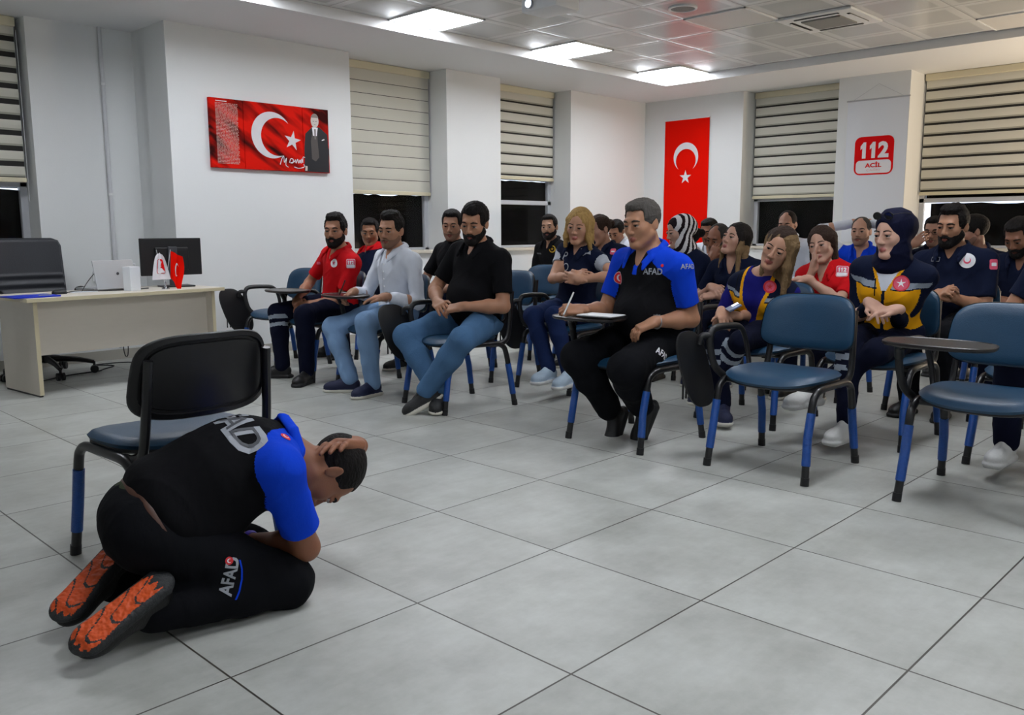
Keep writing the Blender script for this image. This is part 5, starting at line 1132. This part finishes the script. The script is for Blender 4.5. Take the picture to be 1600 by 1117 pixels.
# fourth row ------------------------------------------------
BB = person('bearded man in a black polo with a yellow badge in front of the far window', (858, 355), 5.0, face=(205, 2, -3), pv=(5.10, 3.94, .54), skin='a88068', hair='black', style='short', beard=1, arms=lap(4.98, 3.94), hands=HC, legs=seated(4.98, 3.94), top=dict(mats=[C_blk]), sleeve=.7, trou=dict(mats=[C_dkt]), shoes=(S_blk, S_sol), vox=.0065)
PF = person('dark-haired woman seen in profile beside the red banner', (1074, 374), 4.92, face=(140, 12, 0), pv=(5.08, 2.36, .54), female=True, skin='a06e58', hair='black', style='bun', arms=lap(4.98, 2.4), hands=HC, legs=seated(4.98, 2.42, female=True), top=dict(mats=[C_white]), sleeve=.8, trou=dict(mats=[C_navyt]), shoes=(S_blk, S_sol), vox=.0065)
BM = person('balding man in white holding his hand to his mouth', (1121, 373), 4.88, face=(176, 14, 10), pv=(5.08, 1.94, .54), skin='82543e', hair='darkgrey', style='thin', stubble=1, arms={-1: (wx(1092, 430, 4.75), wx(1112, 402, 4.70)), 1: (F_(5.0, 1.7, .7), F_(4.75, 2.0, .68))}, hands={-1: dict(d=(.25, -.3, .9), n=(.9, 0, -.1), t=(0, -1, 0), curl=.4), 1: dict(d=(-.3, .9, 0), n=(.2, 0, -1), t=(-1, 0, 0), curl=.4)},
    legs=seated(4.98, 1.92), top=dict(mats=[C_white]), sleeve=.6, trou=dict(mats=[C_navyt]), shoes=(S_blk, S_sol), vox=.006, topname='shirt')
SS = person('man in dark blue with a grey shoulder stripe turned to the window', (1520, 362), 5.55, face=(120, 10, 0), pv=(5.74, .20, .54), skin='9c705c', hair='black', style='short', stubble=1, arms=lap(5.62, .20), hands=HC, legs=seated(5.62, .2), top=dict(mats=[C_navy, C_refl], fn=lambda fl, ql, a, g: ((ql == 1) & (a > .1) & (np.abs(fl[:, 0]) < .025)).astype(int)), sleeve=.8, trou=dict(mats=[C_navyt]), shoes=(S_blk, S_sol), vox=.0065)
RN = person('man at the right edge looking down, in front of the wide window', (1592, 370), 4.92, face=(168, 28, 0), pv=(5.10, -.30, .54), skin='8a5e48', hair='black', style='short', beard=1, arms=lap(4.98, -.3), hands=HC, legs=seated(4.98, -.3), top=dict(mats=[C_navy]), sleeve=.8, trou=dict(mats=[C_navyt]), shoes=(S_blk, S_sol), vox=.0065)
# fifth row ------------------------------------------------
D1 = person('dark-haired man far back looking down, in front of the far corner', (963, 362), 5.95, face=(190, 26, 0), pv=(6.12, 3.72, .54), skin='9c6f58', hair='black', style='short', arms=lap(6.0, 3.72), hands=HC, legs=seated(6.0, 3.7), top=dict(mats=[C_white]), sleeve=.8, trou=dict(mats=[C_navyt]), shoes=(S_blk, S_sol), vox=.007)
D2 = person('dark-haired man in a white shirt half hidden by the balding man', (1108, 362), 5.92, face=(184, 14, 0), pv=(6.12, 2.72, .54), skin='8f6049', hair='black', style='short', stubble=1, arms=lap(6.0, 2.72), hands=HC, legs=seated(6.0, 2.72), top=dict(mats=[C_white]), sleeve=2.2, trou=dict(mats=[C_navyt]), shoes=(S_blk, S_sol), vox=.007, topname='shirt')
D3 = person('man in a white shirt in front of the dark window, behind the leaning woman', (1230, 351), 5.95, face=(188, 10, 0), pv=(6.12, 1.85, .54), skin='a57a66', hair='dark', style='thin', arms=lap(6.0, 1.85), hands=HC, legs=seated(6.0, 1.83), top=dict(mats=[C_white]), sleeve=2.2, trou=dict(mats=[C_navyt]), shoes=(S_blk, S_sol), vox=.007, topname='shirt')
BV = person('grey-haired man in a blue vest with both hands clasped behind his head', (1345, 362), 5.9, face=(188, 0, 0), pv=(6.12, 1.2, .54), skin='b98c76', hair='grey', style='thin', stubble=1, arms={-1: (wx(1296, 348, 5.95), wx(1330, 349, 6.02)), 1: (wx(1386, 352, 5.95), wx(1362, 349, 6.02))}, hands={-1: dict(d=(.25, -1, -.05), n=(-.9, 0, 0), t=(0, 0, -1), curl=.25), 1: dict(d=(.25, 1, -.05), n=(-.9, 0, 0), t=(0, 0, -1), curl=.25)},
    legs=seated(6.0, 1.22), top=dict(mats=[C_blue, C_white], fn=lambda fl, ql, a, g: (ql > 0).astype(int)), sleeve=2.0, trou=dict(mats=[C_navyt]), shoes=(S_blk, S_sol), vox=.0065, topname='vest', collar=C_blue)
GL = person('man with glasses far back between the headscarf woman and the navy polo man', (1460, 362), 6.12, face=(182, 6, 0), pv=(6.12, .62, .54), skin='a87c66', hair='black', style='short', stubble=1, arms={-1: (F_(5.9, .95, .85), wx(1426, 382, 5.9)), 1: (F_(6.0, .4, .7), F_(5.8, .5, .65))}, hands={-1: dict(d=(0, -.6, .5), n=(.7, 0, 0), t=(0, 0, 1), curl=.5), 1: dict(d=(-1, 0, 0), n=(0, 0, -1), t=(0, 1, 0))},
    legs=seated(6.0, .56), top=dict(mats=[C_navy]), sleeve=.8, trou=dict(mats=[C_navyt]), shoes=(S_blk, S_sol), vox=.007)
# ------------------------------------------------------------------ prints, watches, things held
def pix_hit(px, py, ob):
    d = Vector(_ray(px, py)).normalized(); off = Vector(world_off(ob)); h = BVH(ob).ray_cast(Vector(CAM_POS)-off, d, 30)
    return (h[0]+off, h[1] if h[1].dot(d) < 0 else -h[1]) if h[0] is not None else (None, None)
def stick(name, px, py, ob, layers, up=(0, 0, 1)):
    """a badge or print on the cloth at the place seen at that spot, facing out of the cloth"""
    p, n = pix_hit(px, py, ob)
    if p is None: print('MISS', name, px, py); return
    for i, (sh, m_) in enumerate(layers): decal(name if i == 0 else name+'_print', sh, ob, p+n*.15, -n, up, ob, m_, .0022+.0013*i)
def sign_layers(w_, h):
    o = [([rrect2(w_*1.06, h*1.06, w_*.16)], D_white)]
    for sh, m_, l in sign112(None, w_, h, D_pink, D_white, False): o.append((sh, m_))
    return o
def round_badge(r, outer, inner, mark=None):
    o = [([disc2(r)], outer), ([disc2(r*.72)], inner)]
    if mark is not None: o.append(([star2(r*.5)], mark))
    return o
stick('sleeve_badge', 548, 412, RD['shirt'], sign_layers(.062, .062)); stick('chest_badge', 522, 411, RD['shirt'], [([disc2(.032)], D_white), ([star2(.018)], D_pink)]); stick('chest_badge', 498, 411, RD['shirt'], [([rrect2(.035, .02, .003)], D_pink)])
watch(WH, 1)
I = WH; mb = MB()
for t in (.3, .42, .54, .66, .78):
    o = I['T'](.3, 0, t); h = BVH(I['shirt']).ray_cast(Vector(o)-Vector(world_off(I['shirt'])), Vector(-I['F']), 1)
    if h[0] is not None: mb.cyl(np.array(h[0]), np.array(h[0])+I['F']*.003, .0055, M_white, 10)
mb.build('buttons', I['shirt'])
decal('placket', [rrect2(.002, .34, .0009)], I['shirt'], I['T'](.35, -.016, .5), -I['F'], I['u'], I['shirt'], mat('seam_grey', '9aa0ac', rough=.8), .001)
stick('chest_badge', 863, 389, BB['shirt'], round_badge(.036, D_yel, C_blk, D_yel)); stick('chest_text', 843, 396, BB['shirt'], [([txt('MEDICAL', .09, .014)], D_grey)])
stick('chest_letter', 884, 400, BL['shirt'], [([txt('P', .045, .06)], D_grey)]); stick('chest_letter', 884, 417, BL['shirt'], [([txt('O', .045, .055)], D_grey)]); stick('chest_badge', 917, 391, BL['shirt'], [([star2(.045, q=.6)], D_grey), ([disc2(.022)], C_navy)])
watch(BL, -1, mcol=mat('watch_face_dark', '0b0c10', rough=.2), strap=S_blk, r=.026)
stick('sleeve_badge', 958, 393, NW['shirt'], [([rrect2(.05, .05, .012)], D_pink), ([rrect2(.03, .012, .003)], D_white)])
# grey-haired man
stick('chest_text', 1020, 424, AF['shirt'], [([txt('AFAD', .105, .032, .02)], D_grey), ]); stick('chest_flag_dot', 1035, 415, AF['shirt'], [([disc2(.008)], D_redp)])
stick('chest_badge', 969, 434, AF['shirt'], [([disc2(.034)], D_white), ([disc2(.031)], D_redp), ([crescent2(.018, .014, .006, 0)], D_white)])
stick('sleeve_text', 1076, 416, AF['shirt'], [([txt('AFAD', .085, .026, .02)], D_grey)]); stick('sleeve_flag_dot', 1086, 413, AF['shirt'], [([disc2(.008)], D_redp)])
stick('thigh_text', 1036, 553, AF['pants'], [([txt('AFAD', .10, .034, .03)], D_white)], up=(.5, -.5, .7))
watch(AF, 1)
stick('chest_badge', 1203, 448, VG['shirt'], round_badge(.036, D_redp, D_pink, D_redp)); stick('pocket_zip', 1152, 442, VG['shirt'], [([rrect2(.006, .10, .002)], C_blk)])
watch(VG, 1, mcol=False, strap=mat('gold', 'c79a4c', rough=.25, metal=1.), r=.0235)
stick('sleeve_badge', 1316, 424, RW['shirt'], sign_layers(.07, .07))
stick('chest_badge', 1408, 443, HJ['shirt'], [([disc2(.04)], D_redp), ([disc2(.034)], D_pink), ([star2(.024, q=.3)], D_white)]); stick('pocket_zip', 1367, 448, HJ['shirt'], [([rrect2(.006, .09, .002)], C_blk)])
watch(HJ, -1, mcol=mat('gold_face', 'd8c48c', rough=.3), strap=mat('gold', 'c79a4c', rough=.25, metal=1.), r=.0245)
stick('chest_badge', 1511, 407, NB['shirt'], [([disc2(.045)], D_white), ([crescent2(.02, .015, .006, 90)], D_pink)]); stick('chest_text', 1462, 405, NB['shirt'], [([rrect2(.06, .028, .003)], D_grey), ([rrect2(.054, .022, .002)], C_navy)]); stick('sleeve_badge', 1553, 413, NB['shirt'], [([rrect2(.05, .06, .01)], D_pink), ([rrect2(.03, .02, .004)], D_white)])
# kneeling man
o_ = K['nb']-K['u']*.10-K['F']*.45; lk = K['F']
v1, f1 = text_polys('AFAD', .1, .006); k1 = .30/np.ptp(v1[:, 0]); v2, f2 = text_polys('AFAD', .1, .0)
decal('back_text', [(v1*k1*np.array([1.05, 1.08]), f1)], K['shirt'], o_, lk, K['u'], K['shirt'], D_grey, .0022); decal('back_text_fill', [(v2*k1*np.array([1., .86]), f2)], K['shirt'], o_, lk, K['u'], K['shirt'], mat('print_dark_grey', '4c4e54', rough=.6), .0036)
stick('back_flag_dot', 446, 683, K['shirt'], [([disc2(.016)], D_redp), ([crescent2(.009, .007, .003, 0)], D_white)])
stick('thigh_text', 358, 901, K['pants'], [([txt('AFAD', .105, .036, .03)], D_grey)], up=(-1, .1, .25)); stick('thigh_flag_dot', 358, 876, K['pants'], [([disc2(.011)], D_redp), ([crescent2(.006, .0045, .002, 0)], D_white)])
stick('pocket_piping', 379, 905, K['pants'], [([[(-.055, .012), (-.03, .004), (0, .0), (.03, .004), (.055, .012), (.055, .017), (.03, .009), (0, .005), (-.03, .009), (-.055, .017)]], C_blue)], up=(-1, .05, .2))
watch(K, -1, mcol=False, strap=mat('purple_band', '4a28b8', rough=.5), pos=.88, r=.031)
# pens, notepad, phone, glasses
def pen(a, d, label, m_):
    d = nrm(d); mb = MB(); mb.tube([-d*.05, d*.075], .0042, m_, 8); mb.cyl(-d*.05, -d*.062, .0038, M_silver, 8, .001); return tag(mb.build('pen', None, True, loc=tuple(a)), label, 'pen')
w_ = AF['A'][-1][1]; pen(w_+F_(-.095, .01, .028), (.25, -.25, .8), 'white pen in the right hand of the grey-haired man', M_white)
w_ = WH['A'][-1][1]; pen(w_+F_(-.08, .02, .02), (.2, -.3, .8), 'dark pen held by the young man in the white shirt', M_black)
p = wx(926, 497, 1.86); ct = np.array([2.13-.235+.0, .76+.10]); zt_ = .663
nb_ = empty('notebook', (1.875, .80, zt_), .1, 'open white notepad on the raised tablet of the grey-haired man', 'notebook')
mb = MB(); mb.box((0, 0, .004), (.075, .105, .004), M_black, bev=.002); mb.build('notebook_cover', nb_); mb = MB(); mb.box((0, 0, .010), (.07, .10, .003), M_white); mb.build('notebook_page', nb_)
p = wx(1146, 480, 2.76); ph = empty('phone', (p[0], p[1], p[2]), -.9, 'phone with a bright screen corner lying in the leaning woman\'s hands', 'phone')
mb = MB(); mb.box((0, 0, .0), (.038, .078, .005), mat('phone_case', '5d6b86', rough=.4), np.array(Matrix.Rotation(.5, 3, 'Y')), .003); mb.build('phone_body', ph); mb = MB(); mb.box((.0, -.05, .02), (.018, .022, .001), mat('phone_screen', 'f2f6ff', emit=2.5), np.array(Matrix.Rotation(.5, 3, 'Y'))); mb.build('phone_screen', ph)
def glasses(I, name, z, x, label_child, lens, sc=1., up_=0.):
    P, o = I['P'], I['org']; mb = MB(); lm = MB()
    for q in (-1, 1):
        ring = [P(x-.006*abs(math.cos(t))*0+(-.004 if True else 0)*(abs(q*.033+.02*math.cos(t))/.05)**2, q*.033+.022*sc*math.cos(t), z+.016*sc*math.sin(t))-o for t in np.linspace(0, 2*PI, 17)]
        mb.tube(ring, .0018, M_black, 5); lm.add(ring[:-1], [tuple(range(16))], lens)
        mb.tube([P(x-.006, q*.056, z+.006)-o, P(x-.06, q*.079, z+.008)-o, P(x-.11, q*.08, z-.002)-o], .0018, M_black, 5)
    mb.tube([P(x, -.011, z+.004)-o, P(x+.003, 0, z+.007)-o, P(x, .011, z+.004)-o], .0018, M_black, 5)
    g = mb.build(name, I['body'], True); lm.build('lens', g)
glasses(GL, 'glasses', .003, .104, '', mat('clear_lens', 'ffffff', rough=.02, trans=1.), 1.)
glasses(HJ, 'sunglasses', .100, .080, '', mat('sunglass_lens', '16181a', rough=.08), 1.15)
